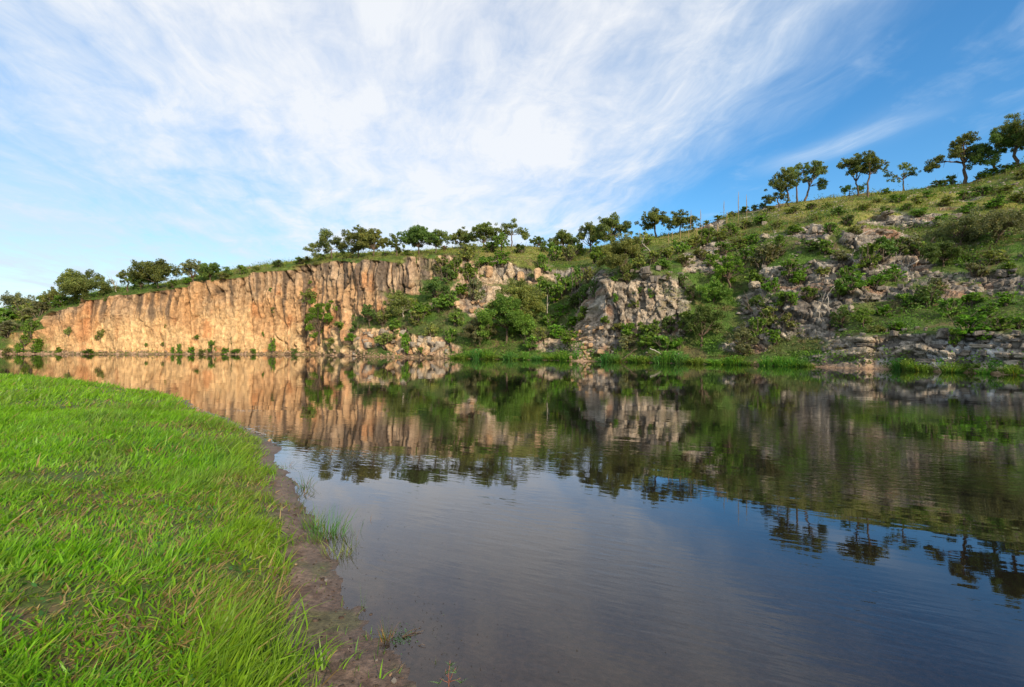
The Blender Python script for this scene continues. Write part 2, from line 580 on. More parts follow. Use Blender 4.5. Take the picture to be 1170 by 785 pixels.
leftw = 1 - sstep(XX, 470, 560)                       # the quarried face
main_row = np.clip((np.arange(NR) - NSK) / NMAIN, 0, 1)[None].repeat(NC, 0)
inmain = ((np.arange(NR) >= NSK) & (np.arange(NR) < NSK + NMAIN))[None].repeat(NC, 0)
# how rocky: steep faces, broken up by noise
lf = fbm(SS / 9, WL / 6, 5, 4)
mf = fbm(SS / 2.6, WL / 1.8, 9, 4)
rocky = sstep(steep + (lf - 0.5) * 0.9 + (mf - 0.5) * 0.5, 0.48, 0.66)
rocky = np.where(leftw > 0.5, np.maximum(rocky, sstep(steep, 0.45, 0.7)), rocky)
# strata outcrops that break through the right-hand slope
band = sstep(vnoise(SS / 22, ZZ / 2.3, 31) + 0.35 * (mf - 0.5), 0.58, 0.72) * sstep(XX, 690, 800) * (1 - sstep(ZZ, 19, 22))
rocky = np.maximum(rocky, band * sstep(lf, 0.36, 0.5))
nose = sstep(XX, 672, 690) * (1 - sstep(XX, 775, 792)) * sstep(ZZ, 2.4, 3.4) * (1 - sstep(ZZ, 9.0, 10.0))
rocky = np.maximum(rocky, nose * sstep(mf, 0.2, 0.4))
ledge = sstep(XX, 930, 960) * (1 - sstep(ZZ, 2.35, 2.7)) * sstep(ZZ, 0.0, 0.2)
rocky = np.maximum(rocky, ledge * 0.97)
rocky *= inmain
PYB = HY - F * (ZZ - CAM_H) / B[:, :, 1]
outc = np.zeros_like(XX)
for ox, oy, orx, ory in ((900, 322, 55, 22), (960, 318, 60, 20), (1025, 305, 40, 20), (880, 360, 45, 40), (930, 365, 40, 28), (985, 335, 60, 14), (1040, 252, 60, 9), (850, 232, 40, 9), (815, 300, 26, 20), (815, 262, 22, 10),
                        (1140, 322, 40, 14), (1085, 332, 45, 12), (1000, 275, 45, 10), (930, 272, 22, 12), (790, 300, 14, 14), (855, 395, 40, 12), (560, 345, 28, 16), (535, 335, 18, 16), (430, 385, 50, 14), (470, 395, 40, 12), (500, 398, 30, 10), (600, 312, 90, 12), (650, 330, 25, 8), (690, 395, 22, 12), (640, 395, 40, 8)):
    outc = np.maximum(outc, np.exp(-(((XX - ox) / orx) ** 2 + ((PYB - oy) / ory) ** 2) ** 1.5))
rocky = np.maximum(rocky, inmain * sstep(outc * 0.75 + (lf - 0.5) * 0.9 + (mf - 0.5) * 0.7, 0.33, 0.46))
talus = sstep(XX, 640, 655) * (1 - sstep(XX, 678, 690)) * (1 - sstep(ZZ, 5.0, 7.0))
rocky = np.maximum(rocky, talus * sstep(fbm(SS / 1.5, WL / 5, 77), 0.42, 0.55) * 0.9)

# relief
ws = SS + (fbm(SS / 3, WL / 5, 41) - 0.5) * 1.3
wz = WL + (fbm(SS / 4, WL / 3, 43) - 0.5) * 1.2
c1, e1 = voro(ws / 2.4, wz / 22, 3)                   # tall joint columns
c2, e2 = voro(ws / 0.95 + 5, wz / 5.0, 4)
c3, e3 = voro(ws / 0.5, wz / 2.2, 6)
smooth_low = (1 - sstep(XX, 300, 345)) * (1 - sstep(ZZ + (lf - .5) * 7, 5.5, 9.0))   # scraped lower face
dl = (c1 - 0.5) * 1.1 * (1 - 0.6 * smooth_low) - 0.9 * (1 - sstep(e1, 0, 0.13)) * (1 - 0.75 * smooth_low)
dl += (c2 - 0.5) * 0.7 * (1 - 0.6 * smooth_low) - 0.4 * (1 - sstep(e2, 0, 0.12)) * (1 - 0.6 * smooth_low)
dl += (c3 - 0.5) * 0.26 + (lf - 0.5) * 1.3 + (fbm(SS / 0.8, WL / 3.0, 51) - 0.5) * 0.4
b1, f1 = voro(ws / 2.0, wz / 1.5, 13)                 # bedded blocks
b2, f2 = voro(ws / 0.85, wz / 0.6, 14)
b3, f3 = voro(ws / 0.42, wz / 0.35, 16)
dr = (b1 - 0.5) * 1.3 - 0.55 * (1 - sstep(f1, 0, 0.14)) + (b2 - 0.5) * 0.65 - 0.25 * (1 - sstep(f2, 0, 0.15)) + (b3 - 0.5) * 0.25
dr += (lf - 0.5) * 1.2 + (mf - 0.5) * 0.8
fine = fbm(SS / 0.45, WL / 0.4, 55, 3) - 0.5
# the nose and its neighbours are vertically jointed
n1, g1 = voro(ws / 1.2, wz / 4.0, 18)
n2, g2 = voro(ws / 0.55, wz / 1.0, 19)
dn = (n1 - 0.5) * 1.2 - 0.5 * (1 - sstep(g1, 0, 0.15)) + (n2 - 0.5) * 0.5 - 0.2 * (1 - sstep(g2, 0, 0.15)) + (b3 - .5) * .2
vert = np.clip(nose + (1 - sstep(XX, 640, 670)) * sstep(XX, 480, 540), 0, 1)
dr = dr * (1 - vert) + (dn + (lf - 0.5) * 0.8) * vert
l1, h1 = voro(ws / 3.2, wz / 0.75, 21)
l2, h2 = voro(ws / 1.1, wz / 0.32, 22)
dlg = (l1 - 0.5) * 1.1 - 0.4 * (1 - sstep(h1, 0, 0.16)) + (l2 - 0.5) * 0.5 - 0.25 * (1 - sstep(h2, 0, 0.15)) + (lf - 0.5) * 1.2
dr = dr * (1 - ledge) + dlg * ledge
ds = (fbm(SS / 2.2, WL / 2.2, 61) - 0.5) * 0.9 + (fbm(SS / 7, WL / 7, 62) - 0.5) * 1.8
DISP = rocky * ((0.45 - 0.27 * leftw) * fine + leftw * dl + (1 - leftw) * dr) + (1 - rocky) * ds
DISP *= sstep(main_row, 0.0, 0.015) * (1 - 0.75 * sstep(main_row, 0.93, 1.0))
crevice = np.exp(-((XX - 776 - (ZZ - 6) * 1.2) / 6.0) ** 2) * sstep(ZZ, 3.5, 5) * (1 - sstep(ZZ, 9, 10.5))
DISP -= 1.6 * crevice
NH = NOR.copy()
NH[:, :, 2] *= 0.35
T = B + NH * DISP[..., None]
T[:, :NSK] = B[:, :NSK]

# surface colours
def C(*a):
    return np.array(a, float)


streak = fbm(ws / 0.9, WL / 14, 71, 4)
streak2 = fbm(ws / 0.35, WL / 9, 72, 3)
patch = fbm(SS / 5, WL / 4, 73, 4)
hfrac = np.clip(ZZ / np.maximum(ZZ[:, NSK + NMAIN - 1][:, None], 1), 0, 1)
L = np.zeros((NC, NR, 3)) + C(0.52, 0.335, 0.185)
L = lerp3(L, C(0.66, 0.48, 0.275), sstep(patch - (hfrac - 0.45) * 0.8, 0.45, 0.72))
L = lerp3(L, C(0.54, 0.255, 0.115), 0.6 * sstep(fbm(SS / 2.0, WL / 4, 74, 3) + 0.25 * (c1 - 0.5), 0.58, 0.72) * sstep(XX, 60, 330) ** 0.3)
L = lerp3(L, C(0.43, 0.325, 0.225), 0.85 * sstep(hfrac + (patch - 0.5) * 0.9, 0.38, 0.72))
L = lerp3(L, C(0.13, 0.105, 0.085), 0.9 * sstep(streak + (hfrac - 0.56) * 0.40, 0.50, 0.64) * (1 - 0.8 * smooth_low))
L = lerp3(L, C(0.50, 0.22, 0.10), 0.5 * np.exp(-((XX - 97 - (hfrac - .5) * 10) / 7.0) ** 2) * sstep(mf, 0.35, 0.5))
L = lerp3(L, C(0.13, 0.10, 0.075), 0.75 * (1 - sstep(e1, 0.0, 0.10)) * (1 - 0.8 * smooth_low) + 0.4 * (1 - sstep(e2, 0, 0.09)) * (1 - 0.7 * smooth_low))
L = L * (1 + (np.array([1.03, 0.945, 0.83]) - 1) * (1 - sstep(XX, 260, 420))[..., None])
L = L * (0.86 + 0.3 * c3[..., None]) * (0.9 + 0.2 * streak2[..., None])
R_ = np.zeros((NC, NR, 3)) + C(0.235, 0.205, 0.165)
R_ = lerp3(R_, C(0.42, 0.36, 0.28), sstep(b1 * 0.5 + b2 * 0.35 + patch * 0.5, 0.62, 0.85))
R_ = lerp3(R_, C(0.095, 0.082, 0.072), 0.8 * sstep(streak + 0.3 * (b2 - 0.5), 0.54, 0.68))
R_ = lerp3(R_, C(0.34, 0.17, 0.085), 0.5 * sstep(fbm(SS / 1.8, WL / 1.8, 75, 3), 0.60, 0.72))
R_ = lerp3(R_, C(0.42, 0.41, 0.39), 0.8 * sstep(fbm(SS / 2.5, WL / 3.5, 79, 3), 0.60, 0.72) * ledge)
R_ = lerp3(R_, C(0.42, 0.33, 0.23), nose * 0.75 * sstep(n1 + 0.4 * (patch - 0.5), 0.45, 0.75))
pillar = (1 - sstep(XX, 625, 650)) * sstep(XX, 490, 530)
R_ = lerp3(R_, C(0.50, 0.37, 0.23), 0.75 * pillar * sstep(n1, 0.3, 0.6))
R_ = lerp3(R_, C(0.45, 0.34, 0.24), talus * 0.8)
R_ = lerp3(R_, C(0.40, 0.32, 0.22), ledge * 0.75 * sstep(l1 * .5 + streak * .8, 0.6, 0.85))
R_ = R_ * (0.78 + 0.45 * np.where(ledge > .5, l2, b3)[..., None]) * 1.15
R_ = R_ * np.array([0.95, 1.0, 1.07])
ROCKC = L * leftw[..., None] + R_ * (1 - leftw)[..., None]
soil = np.zeros((NC, NR, 3)) + C(0.10, 0.135, 0.04)
soil = lerp3(soil, C(0.075, 0.14, 0.028), sstep(mf, 0.4, 0.6))
soil = lerp3(soil, C(0.26, 0.26, 0.075), sstep(ZZ, 12.5, 18) * sstep(patch, 0.35, 0.6) * (0.6 + 0.4 * (1 - leftw)))
soil = lerp3(soil, C(0.22, 0.15, 0.09), 0.5 * sstep(fbm(SS / 1.3, WL / 1.3, 81, 3), 0.62, 0.7))
COLR = lerp3(soil, ROCKC, rocky)
shoreband = (1 - sstep(ZZ, 0.10, 0.55)) * sstep(ZZ, -0.6, -0.1)
COLR = lerp3(COLR, C(0.36, 0.235, 0.145), 0.75 * shoreband)

# two pieces of the setting share one seam
SEAM = int(np.searchsorted(XS, 455))


def grid_quads(nc, nr, flip):
    i = np.arange(nc - 1)[:, None] * nr
    j = np.arange(nr - 1)[None]
    q = np.stack([i + j, i + nr + j, i + nr + j + 1, i + j + 1], -1).reshape(-1, 4)
    return q[:, ::-1] if flip else q


def terrain(name, a, b):
    sub = T[a:b]
    me = new_mesh(name, sub.reshape(-1, 3), quads=grid_quads(b - a, NR, False), mat=M_ROCK,
                  attrs={'rock': COLR[a:b].reshape(-1, 3), 'rocky': rocky[a:b].ravel()})
    return link(name, me, kind='structure')


O_CLIFF = terrain('cliff', 0, SEAM + 1)
O_HILL = terrain('hillside', SEAM, NC)

PY = HY - F * (T[:, :, 2] - CAM_H) / T[:, :, 1]         # photo row of every surface point


def ground(x, y, back=0):
    """the point of the far bank met at a bearing and height angle given as photo column and row"""
    i = int(np.clip(np.searchsorted(XS, x), 0, NC - 1))
    col = PY[i, NSK:NSK + NMAIN + 6]
    hit = np.nonzero(col <= y)[0]
    j = NSK + (hit[0] if len(hit) else int(np.argmin(col)))
    j = min(j + back, NR - 1)
    return T[i, j].copy()


# ------------------------------------------------------------------ near bank, lake bed
SHORE = np.array([(-300, 150), (-140, 80), (-80, 52), (-45, 37), (-29.5, 29.6), (-20, 24.3), (-15, 20.8), (-11.6, 18.1), (-9.6, 15.6), (-7.5, 13.4),
                  (-5.6, 11.4), (-4.55, 9.96), (-3.5, 7.9), (-2.68, 6.4), (-2.1, 5.5), (-1.62, 4.73), (-1.29, 4.07), (-.95, 3.57),
                  (-.63, 3.23), (-.45, 2.9), (-.2, 2.3), (.3, 1.2), (1, -1), (2, -6), (4, -20), (8, -80), (20, -700)], float)
POLY = np.concatenate([SHORE, [(-700, -700), (-700, 300)]])


def inside(px, py):
    r = np.zeros(px.shape, bool)
    n = len(POLY)
    for k in range(n):
        x1, y1 = POLY[k]
        x2, y2 = POLY[(k + 1) % n]
        if y1 == y2:
            continue
        c = ((y1 > py) != (y2 > py)) & (px < (x2 - x1) * (py - y1) / (y2 - y1) + x1)
        r ^= c
    return r


def shore_dist(px, py):
    """metres inland of the waterline (negative: out in the lake)"""
    d = np.full(px.shape, 1e9)
    for k in range(len(SHORE) - 1):
        a, b = SHORE[k], SHORE[k + 1]
        e = b - a
        t = np.clip(((px - a[0]) * e[0] + (py - a[1]) * e[1]) / (e @ e), 0, 1)
        d = np.minimum(d, np.hypot(px - a[0] - t * e[0], py - a[1] - t * e[1]))
    d = np.where(inside(px, py), d, -d)
    r = np.hypot(px, py)
    d = d + (fbm(px * 1.3, py * 1.3, 91, 3) - 0.5) * 0.28 * np.clip(r / 8, 0.4, 2.0) + (fbm(px * 4.5, py * 4.5, 96, 3) - 0.5) * 0.16
    return d


def mud_width(px, py):
    r = np.hypot(px, py)
    return np.interp(r, [2.5, 3.5, 5.0, 7.0, 9.5, 12, 18, 60], [.60, .56, .42, .30, .28, .30, .26, .15])


def near_height(px, py):
    d = shore_dist(px, py)
    w = mud_width(px, py)
    mud = (np.clip(d, 0, None) / np.maximum(w, 0.05)) ** 1.5 * 0.07 + (fbm(px * 2.6, py * 2.6, 97, 3) - 0.42) * 0.03
    lawn = 0.08 + 0.17 * sstep(d, w, w + 0.5) + 0.22 * sstep(d, w + 0.3, w + 3.0) + 0.06 * sstep(d, 4, 14)
    und = (fbm(px / 1.7, py / 1.7, 93, 3) - 0.5) * 0.10
    land = np.where(d < w, mud, lawn + und * sstep(d, w, w + 1.0))
    land = land + (fbm(px * 7, py * 7, 94, 3) - 0.5) * 0.022 * (1 - sstep(d, w, w + .6))
    dep = -d
    bed = -(0.05 * np.clip(dep, 0, 6) + 0.09 * np.clip(dep - 4, 0, 25)) - 0.004
    bed = np.maximum(bed, -2.6) + (fbm(px * 4, py * 4, 95, 3) - 0.5) * 0.022 * np.clip(dep * 2, 0.2, 1)
    return np.where(d > 0, np.maximum(land, -0.01), bed), d, w


ANG = np.radians(np.concatenate([np.linspace(-58, 40, 460, endpoint=False), np.linspace(40, 75, 60, endpoint=False), np.linspace(75, 302, 80)]))
RAD = np.concatenate([np.geomspace(0.3, 2.0, 14, endpoint=False), np.geomspace(2.0, 14, 185, endpoint=False), np.geomspace(14, 40, 60, endpoint=False), np.geomspace(40, 900, 30)])
GX, GY = np.sin(ANG)[:, None] * RAD[None], np.cos(ANG)[:, None] * RAD[None]
GZ, GD, GW = near_height(GX, GY)
gn = fbm(GX * 1.1, GY * 1.1, 101, 4)
gn2 = fbm(GX * 9, GY * 9, 102, 4)
gcol = np.zeros(GX.shape + (3,)) + C(0.20, 0.14, 0.105)
gcol = lerp3(gcol, C(0.13, 0.085, 0.06), sstep(gn2, 0.45, 0.62))
gcol = lerp3(gcol, C(0.27, 0.19, 0.14), 0.6 * sstep(fbm(GX * 3, GY * 3, 103, 3), 0.55, 0.7))
land_c = lerp3(np.zeros(GX.shape + (3,)) + C(0.085, 0.125, 0.025), C(0.16, 0.11, 0.06), sstep(gn + (gn2 - .5) * .5, 0.55, 0.7))
land_c = lerp3(land_c, C(0.085, 0.15, 0.02), sstep(np.hypot(GX, GY), 9, 22) * 0.8)
gcol = lerp3(gcol, C(0.115, 0.082, 0.064), 0.75 * (1 - sstep(GZ + (gn2 - .5) * .03, 0.0, 0.03)))
gcol = lerp3(gcol, C(0.10, 0.11, 0.04), 0.6 * sstep(fbm(GX * 2.2, GY * 2.2, 105, 3), 0.55, 0.66) * sstep(GD, 0.02, 0.1))
gcol = lerp3(gcol, land_c, sstep(GD - GW + (gn2 - .5) * .2, -0.05, 0.25))
gcol = lerp3(gcol, C(0.125, 0.092, 0.072), sstep(-GD + (gn - .5) * .9, 0.25, 2.2))
wet = 1 - sstep(GD, 0.10, 0.42)


def ground_mat():
    m, g = mat_new('bank_soil')
    c = attr(g, 'soil').outputs['Color']
    w = attr(g, 'wet').outputs['Fac']
    geo = g.n('ShaderNodeNewGeometry')
    P = geo.outputs['Position']
    n1 = g.noise(P, 22, 6, 0.65)
    n2 = g.noise(P, 75, 4, 0.6)
    c2 = g.mixc(g.ss(n1, 0.35, 0.68), g.mixc(1.0, c, (0.62, 0.60, 0.58), 'MULTIPLY'), g.mixc(1.0, c, (1.22, 1.2, 1.18), 'MULTIPLY'))
    c2 = g.mixc(g.m('MULTIPLY', g.ss(n2, 0.55, 0.75), 0.55), c2, g.mixc(1.0, c2, (0.45, 0.42, 0.4), 'MULTIPLY'))
    p = g.n('ShaderNodeBsdfPrincipled')
    g.link(c2, p.inputs['Base Color'])
    g.link(g.m('SUBTRACT', 0.92, g.m('MULTIPLY', w, g.m('ADD', 0.30, g.m('MULTIPLY', g.ss(n1, 0.6, 0.4), 0.22)))), p.inputs['Roughness'])
    p.inputs['Specular IOR Level'].default_value = 0.35
    h = g.m('ADD', g.m('MULTIPLY', n1, 1.0), g.m('MULTIPLY', n2, 0.35))
    g.link(g.bump(h, 0.8, 0.03), p.inputs['Normal'])
    out_surface(g, p.outputs[0])
    return m


na, nr_ = GX.shape
gq = grid_quads(na, nr_, False)
wrap = np.arange(nr_ - 1)
gq = np.concatenate([gq, np.stack([(na - 1) * nr_ + wrap, wrap, wrap + 1, (na - 1) * nr_ + wrap + 1], -1)])
vs = np.stack([GX, GY, GZ], -1).reshape(-1, 3)
cz, _, _ = near_height(np.zeros(1), np.zeros(1) + 0.01)
vs = np.concatenate([vs, [[0, 0, cz[0]]]])
ctr = len(vs) - 1
fan = np.stack([np.arange(na) * nr_, ((np.arange(na) + 1) % na) * nr_, np.full(na, ctr)], -1)
me = new_mesh('ground', vs, quads=gq, tris=fan, mat=ground_mat(), smooth=True,
              attrs={'soil': np.concatenate([gcol.reshape(-1, 3), gcol[:1, 0]]), 'wet': np.concatenate([wet.ravel(), wet[:1, 0]])})
link('ground', me, kind='structure')


# ------------------------------------------------------------------ water
def water_mat():
    m, g = mat_new('lake_water')
    geo = g.n('ShaderNodeNewGeometry')
    P = geo.outputs['Position']
    sp = g.n('ShaderNodeSeparateXYZ')
    g.link(P, sp.inputs[0])
    x, y = sp.outputs[0], sp.outputs[1]
    # swell lines run from near left to far right, short wind ripples ride on them
    u = g.m('ADD', g.m('MULTIPLY', x, 0.42), g.m('MULTIPLY', y, 0.91))
    v = g.m('SUBTRACT', g.m('MULTIPLY', x, 0.91), g.m('MULTIPLY', y, 0.42))
    long_ = g.noise(g.xyz(g.m('MULTIPLY', u, 2.6), g.m('MULTIPLY', v, 0.55)), 1.0, 2, 0.5, 0.3)
    rip = g.noise(g.xyz(g.m('MULTIPLY', u, 11.0), g.m('MULTIPLY', v, 2.2), 4.0), 1.0, 2, 0.5, 0.2)
    broad = g.noise(g.xyz(g.m('MULTIPLY', x, 0.22), g.m('MULTIPLY', y, 0.30)), 1.0, 3, 0.5)
    calm = g.ss(broad, 0.40, 0.66)
    soft = g.noise(g.xyz(g.m('MULTIPLY', x, 0.5), g.m('MULTIPLY', y, 0.8), 9.0), 1.0, 2, 0.5)
    near = g.ss(y, 30.0, 4.0)
    h = g.m('MULTIPLY', long_, 0.0017)
    h = g.m('ADD', h, g.m('MULTIPLY', g.m('MULTIPLY', rip, near), g.m('MULTIPLY', g.m('ADD', calm, 0.08), 0.0036)))
    h = g.m('ADD', h, g.m('MULTIPLY', soft, 0.0028))
    nrm = g.bump(h, 1.0, 1.0)
    fr = g.n('ShaderNodeFresnel')
    fr.inputs[0].default_value = 1.34
    g.link(nrm, fr.inputs[1])
    gl = g.n('ShaderNodeBsdfGlossy')
    gl.inputs[0].default_value = (0.96, 0.96, 0.97, 1)
    gl.inputs[1].default_value = 0.015
    g.link(nrm, gl.inputs['Normal'])
    tr = g.n('ShaderNodeBsdfTransparent')
    tr.inputs[0].default_value = (0.86, 0.78, 0.68, 1)
    df = g.n('ShaderNodeBsdfDiffuse')
    df.inputs[0].default_value = (0.009, 0.008, 0.007, 1)
    dep = attr(g, 'depth').outputs['Fac']
    murk = g.m('SUBTRACT', 1.0, g.m('POWER', 2.718, g.m('MULTIPLY', dep, -2.0)), clamp=True)
    body = g.mixs(murk, tr.outputs[0], df.outputs[0])
    refl = g.m('MINIMUM', g.m('MULTIPLY', fr.outputs[0], 1.7), 0.82)
    out_surface(g, g.mixs(refl, body, gl.outputs[0]))
    return m


WANG = np.radians(np.concatenate([np.linspace(-70, 75, 240, endpoint=False), np.linspace(75, 290, 60)]))
WRAD = np.concatenate([np.geomspace(0.3, 14, 110, endpoint=False), np.geomspace(14, 420, 40)])
WX, WY = np.sin(WANG)[:, None] * WRAD[None], np.cos(WANG)[:, None] * WRAD[None]
WZ, _, _ = near_height(WX, WY)
wv = np.stack([WX, WY, np.zeros_like(WX)], -1).reshape(-1, 3)
a_, r_ = WX.shape
wq = grid_quads(a_, r_, False)
wk = np.arange(r_ - 1)
wq = np.concatenate([wq, np.stack([(a_ - 1) * r_ + wk, wk, wk + 1, (a_ - 1) * r_ + wk + 1], -1)])
link('water', new_mesh('water', wv, quads=wq, mat=water_mat(), attrs={'depth': np.clip(-WZ.ravel(), 0, 9)}, smooth=True), kind='structure')


# ------------------------------------------------------------------ lawn grass
def blades(px, py, pz, h, w, lean_dir, lean, curve, col, segs):
    """curved tapering blades as strips; returns verts, quads, tris, colours"""
    n = len(px)
    t = np.linspace(0, 1, segs + 1)[:-1]
    base = np.stack([px, py, pz], 1)
    d = np.stack([np.cos(lean_dir), np.sin(lean_dir)], 1)
    fa = rng.uniform(0, 2 * np.pi, n)
    side = np.stack([np.cos(fa), np.sin(fa), rng.normal(0, 0.15, n)], 1)
    vs_, k = [], segs * 2 + 1
    V = np.zeros((n, k, 3))
    for s_, tt in enumerate(np.append(t, 1.0)):
        out = lean * tt + curve * tt ** 2.2
        p = base.copy()
        p[:, :2] += d * (h * out)[:, None]
        p[:, 2] += h * tt * np.sqrt(np.clip(1 - 0.28 * (lean + curve * tt) ** 2, 0.12, 1)) - h * 0.35 * np.clip(curve - 0.5, 0, 1) * tt ** 3
        if s_ < segs:
            ww = (w * (1 - 0.75 * tt ** 1.8) * (0.75 + 0.25 * np.sin(np.pi * min(tt * 1.6, 1))))[:, None] * side * 0.5
            V[:, s_ * 2] = p - ww
            V[:, s_ * 2 + 1] = p + ww
        else:
            V[:, -1] = p
    o = (np.arange(n) * k)[:, None]
    q = np.concatenate([np.stack([o[:, 0] + 2 * s_, o[:, 0] + 2 * s_ + 1, o[:, 0] + 2 * s_ + 3, o[:, 0] + 2 * s_ + 2], 1) for s_ in range(segs - 1)]) if segs > 1 else np.zeros((0, 4), int)
    tr = np.stack([o[:, 0] + 2 * segs - 2, o[:, 0] + 2 * segs - 1, o[:, 0] + 2 * segs], 1)
    return V.reshape(-1, 3), q, tr, np.repeat(col, k, 0)


def bare_mask(px, py):
    """1 where soil and straw show through the lawn"""
    b = sstep(fbm(px * 0.9 + 3, py * 0.9, 111, 3), 0.58, 0.72) * 0.6
    for cx, cy, rx in ((-2.25, 3.95, .38), (-1.75, 4.0, .25), (-3.4, 6.6, .35), (-3.0, 3.2, .45), (-5.2, 6.0, .5), (-2.2, 3.3, .3), (-2.7, 7.0, .25)):
        b = np.maximum(b, 0.95 * np.exp(-((px - cx) ** 2 + (py - cy) ** 2) / rx ** 2) * (0.6 + 0.8 * vnoise(px * 5, py * 5, 3)))
    return np.clip(b, 0, 1)


def lawn():
    parts = []
    for (r0, r1, dens0, segs, wid) in ((1.3, 4.0, 5200, 4, 0.011), (4.0, 8.0, 3000, 3, 0.0125), (8.0, 16.0, 980, 2, 0.018), (16.0, 46.0, 190, 2, 0.036)):
        a0, a1 = math.radians(-52), math.radians(3)
        area = (a1 - a0) * (r1 * r1 - r0 * r0) / 2
        n = int(area * dens0)
        r = np.sqrt(rng.uniform(r0 * r0, r1 * r1, n))
        a = rng.uniform(a0, a1, n)
        px, py = np.sin(a) * r, np.cos(a) * r
        # tufts: pull blades together
        cid, ed = voro(px * 9, py * 9, 121)
        d = shore_dist(px, py)
        w = mud_width(px, py)
        bare = bare_mask(px, py)
        keep = rng.uniform(0, 1, n) < 0.035 * (d > 0.06) * sstep(fbm(px * 2.5, py * 2.5, 137, 2), 0.45, 0.6) + sstep(d - w + rng.normal(0, .07, n) + (fbm(px * 3.5, py * 3.5, 138, 2) - 0.5) * 0.45, -0.02, 0.24) * (1 - 0.7 * bare) * (0.65 + 0.35 * cid)
        px, py, d, w, bare, cid, r = [q[keep] for q in (px, py, d, w, bare, cid, r)]
        n = len(px)
        pz, _, _ = near_height(px, py)
        big = fbm(px / 1.6, py / 1.6, 131, 3)
        edge = np.exp(-((d - w - 0.25) / 0.35) ** 2)
        h = (0.105 + 0.12 * sstep(big, 0.35, 0.7)) * rng.uniform(0.5, 1.35, n) * (0.7 + 0.5 * cid) * (1.08 - 0.12 * sstep(r, 3.5, 7)) * (1 - 0.12 * edge) * (1 - 0.5 * bare)
        onmud = 1 - sstep(d - w, -0.25, 0.02)
        h = h * (1 - 0.62 * onmud)
        tall = rng.uniform(0, 1, n) < 0.05 * (1 - onmud)
        h = np.where(tall, h * 1.5, h)
        ld = 0.45 + rng.normal(0, 1.0, n) + (fbm(px / 0.5, py / 0.5, 133, 2) - 0.5) * 4.5
        lean = np.abs(rng.normal(0.35, 0.25, n))
        curve = np.abs(rng.normal(0.35, 0.35, n))
        ww = wid * rng.uniform(0.55, 1.4, n) * np.where(rng.uniform(0, 1, n) < 0.25, 1.5, 1.0)
        ww = ww * (1 - 0.5 * onmud)
        c = np.zeros((n, 3)) + C(0.205, 0.42, 0.02)
        c = lerp3(c, C(0.09, 0.235, 0.026), sstep(rng.uniform(0, 1, n) + (big - 0.5) * 1.2, 0.45, 0.95))
        c = lerp3(c, C(0.30, 0.44, 0.03), 0.8 * sstep(rng.uniform(0, 1, n), 0.7, 1.0))
        c = lerp3(c, C(0.26, 0.34, 0.03), 0.55 * edge)
        c = lerp3(c, C(0.25, 0.43, 0.02), 0.6 * sstep(r, 8, 20))
        dull = fbm(px / 0.8 + 5, py / 0.8, 143, 3)
        c = lerp3(c, C(0.19, 0.25, 0.05), 0.5 * sstep(dull + rng.normal(0, .06, n), 0.52, 0.66))
        dry = rng.uniform(0, 1, n) < (0.035 + 0.5 * bare + 0.05 * sstep(fbm(px / 2, py / 2, 141, 2), 0.55, 0.7))
        straw = lerp3(np.zeros((n, 3)) + C(0.46, 0.33, 0.14), C(0.28, 0.17, 0.08), rng.uniform(0, 1, n))
        c = np.where(dry[:, None], straw, c)
        lean = np.where(dry, lean + 0.5, lean)
        c = c * rng.uniform(0.65, 1.25, n)[:, None]
        parts.append(blades(px, py, pz - 0.008, h, ww, ld, lean, curve, c, segs))
        # short understorey of clover-like leaves and runners close to the soil
        if r1 <= 8:
            m = int(area * (520 if r1 <= 4 else 150))
            rr = np.sqrt(rng.uniform(r0 * r0, r1 * r1, m)); aa = rng.uniform(a0, a1, m)
            qx, qy = np.sin(aa) * rr, np.cos(aa) * rr
            dd = shore_dist(qx, qy) - mud_width(qx, qy)
            k = (dd > 0.1) & (rng.uniform(0, 1, m) < 0.3 + 0.7 * sstep(fbm(qx * 1.5, qy * 1.5, 151, 2), 0.45, 0.6))
            qx, qy = qx[k], qy[k]
            qz, _, _ = near_height(qx, qy)
            cen = np.stack([qx, qy, qz + rng.uniform(0.01, 0.06, len(qx))], 1)
            lv = leaf_quads(cen, 0.011 if r1 <= 4 else 0.02, rng, 0.9, 0.6)
            lc = (C(0.07, 0.19, 0.035) * rng.uniform(0.6, 1.3, (len(qx), 1)))
            parts.append((lv, np.arange(len(lv)).reshape(-1, 4), np.zeros((0, 3), int), np.repeat(lc, 4, 0)))
            # loose straw lying on the turf
            m = int(area * (70 if r1 <= 4 else 26))
            rr = np.sqrt(rng.uniform(r0 * r0, r1 * r1, m)); aa = rng.uniform(a0, a1, m)
            qx, qy = np.sin(aa) * rr, np.cos(aa) * rr
            dd = shore_dist(qx, qy) - mud_width(qx, qy)
            k = (dd > -0.05) & (rng.uniform(0, 1, m) < 0.15 + 0.85 * bare_mask(qx, qy))
            qx, qy = qx[k], qy[k]
            qz, _, _ = near_height(qx, qy)
            nn = len(qx)
            sc = C(0.46, 0.31, 0.14) * rng.uniform(0.5, 1.2, (nn, 1))
            parts.append(blades(qx, qy, qz + rng.uniform(0.01, 0.05, nn), rng.uniform(.08, .22, nn), np.full(nn, wid * 0.6), rng.uniform(0, 6.28, nn), np.full(nn, 1.7), np.abs(rng.normal(0, .25, nn)), sc, 2))
    off, V, Q, Tt, Cc = 0, [], [], [], []
    for v, q, t, c in parts:
        V.append(v); Q.append(q + off); Tt.append(t + off); Cc.append(c)
        off += len(v)
    me = new_mesh('lawn_grass', np.concatenate(V), quads=np.concatenate(Q), tris=np.concatenate(Tt), mat=M_BLADE, attrs={'tint': np.concatenate(Cc)}, smooth=True)
    link('lawn_grass', me, kind='stuff', label='bright green lawn grass with straw patches on the near bank', cat='grass')


lawn()


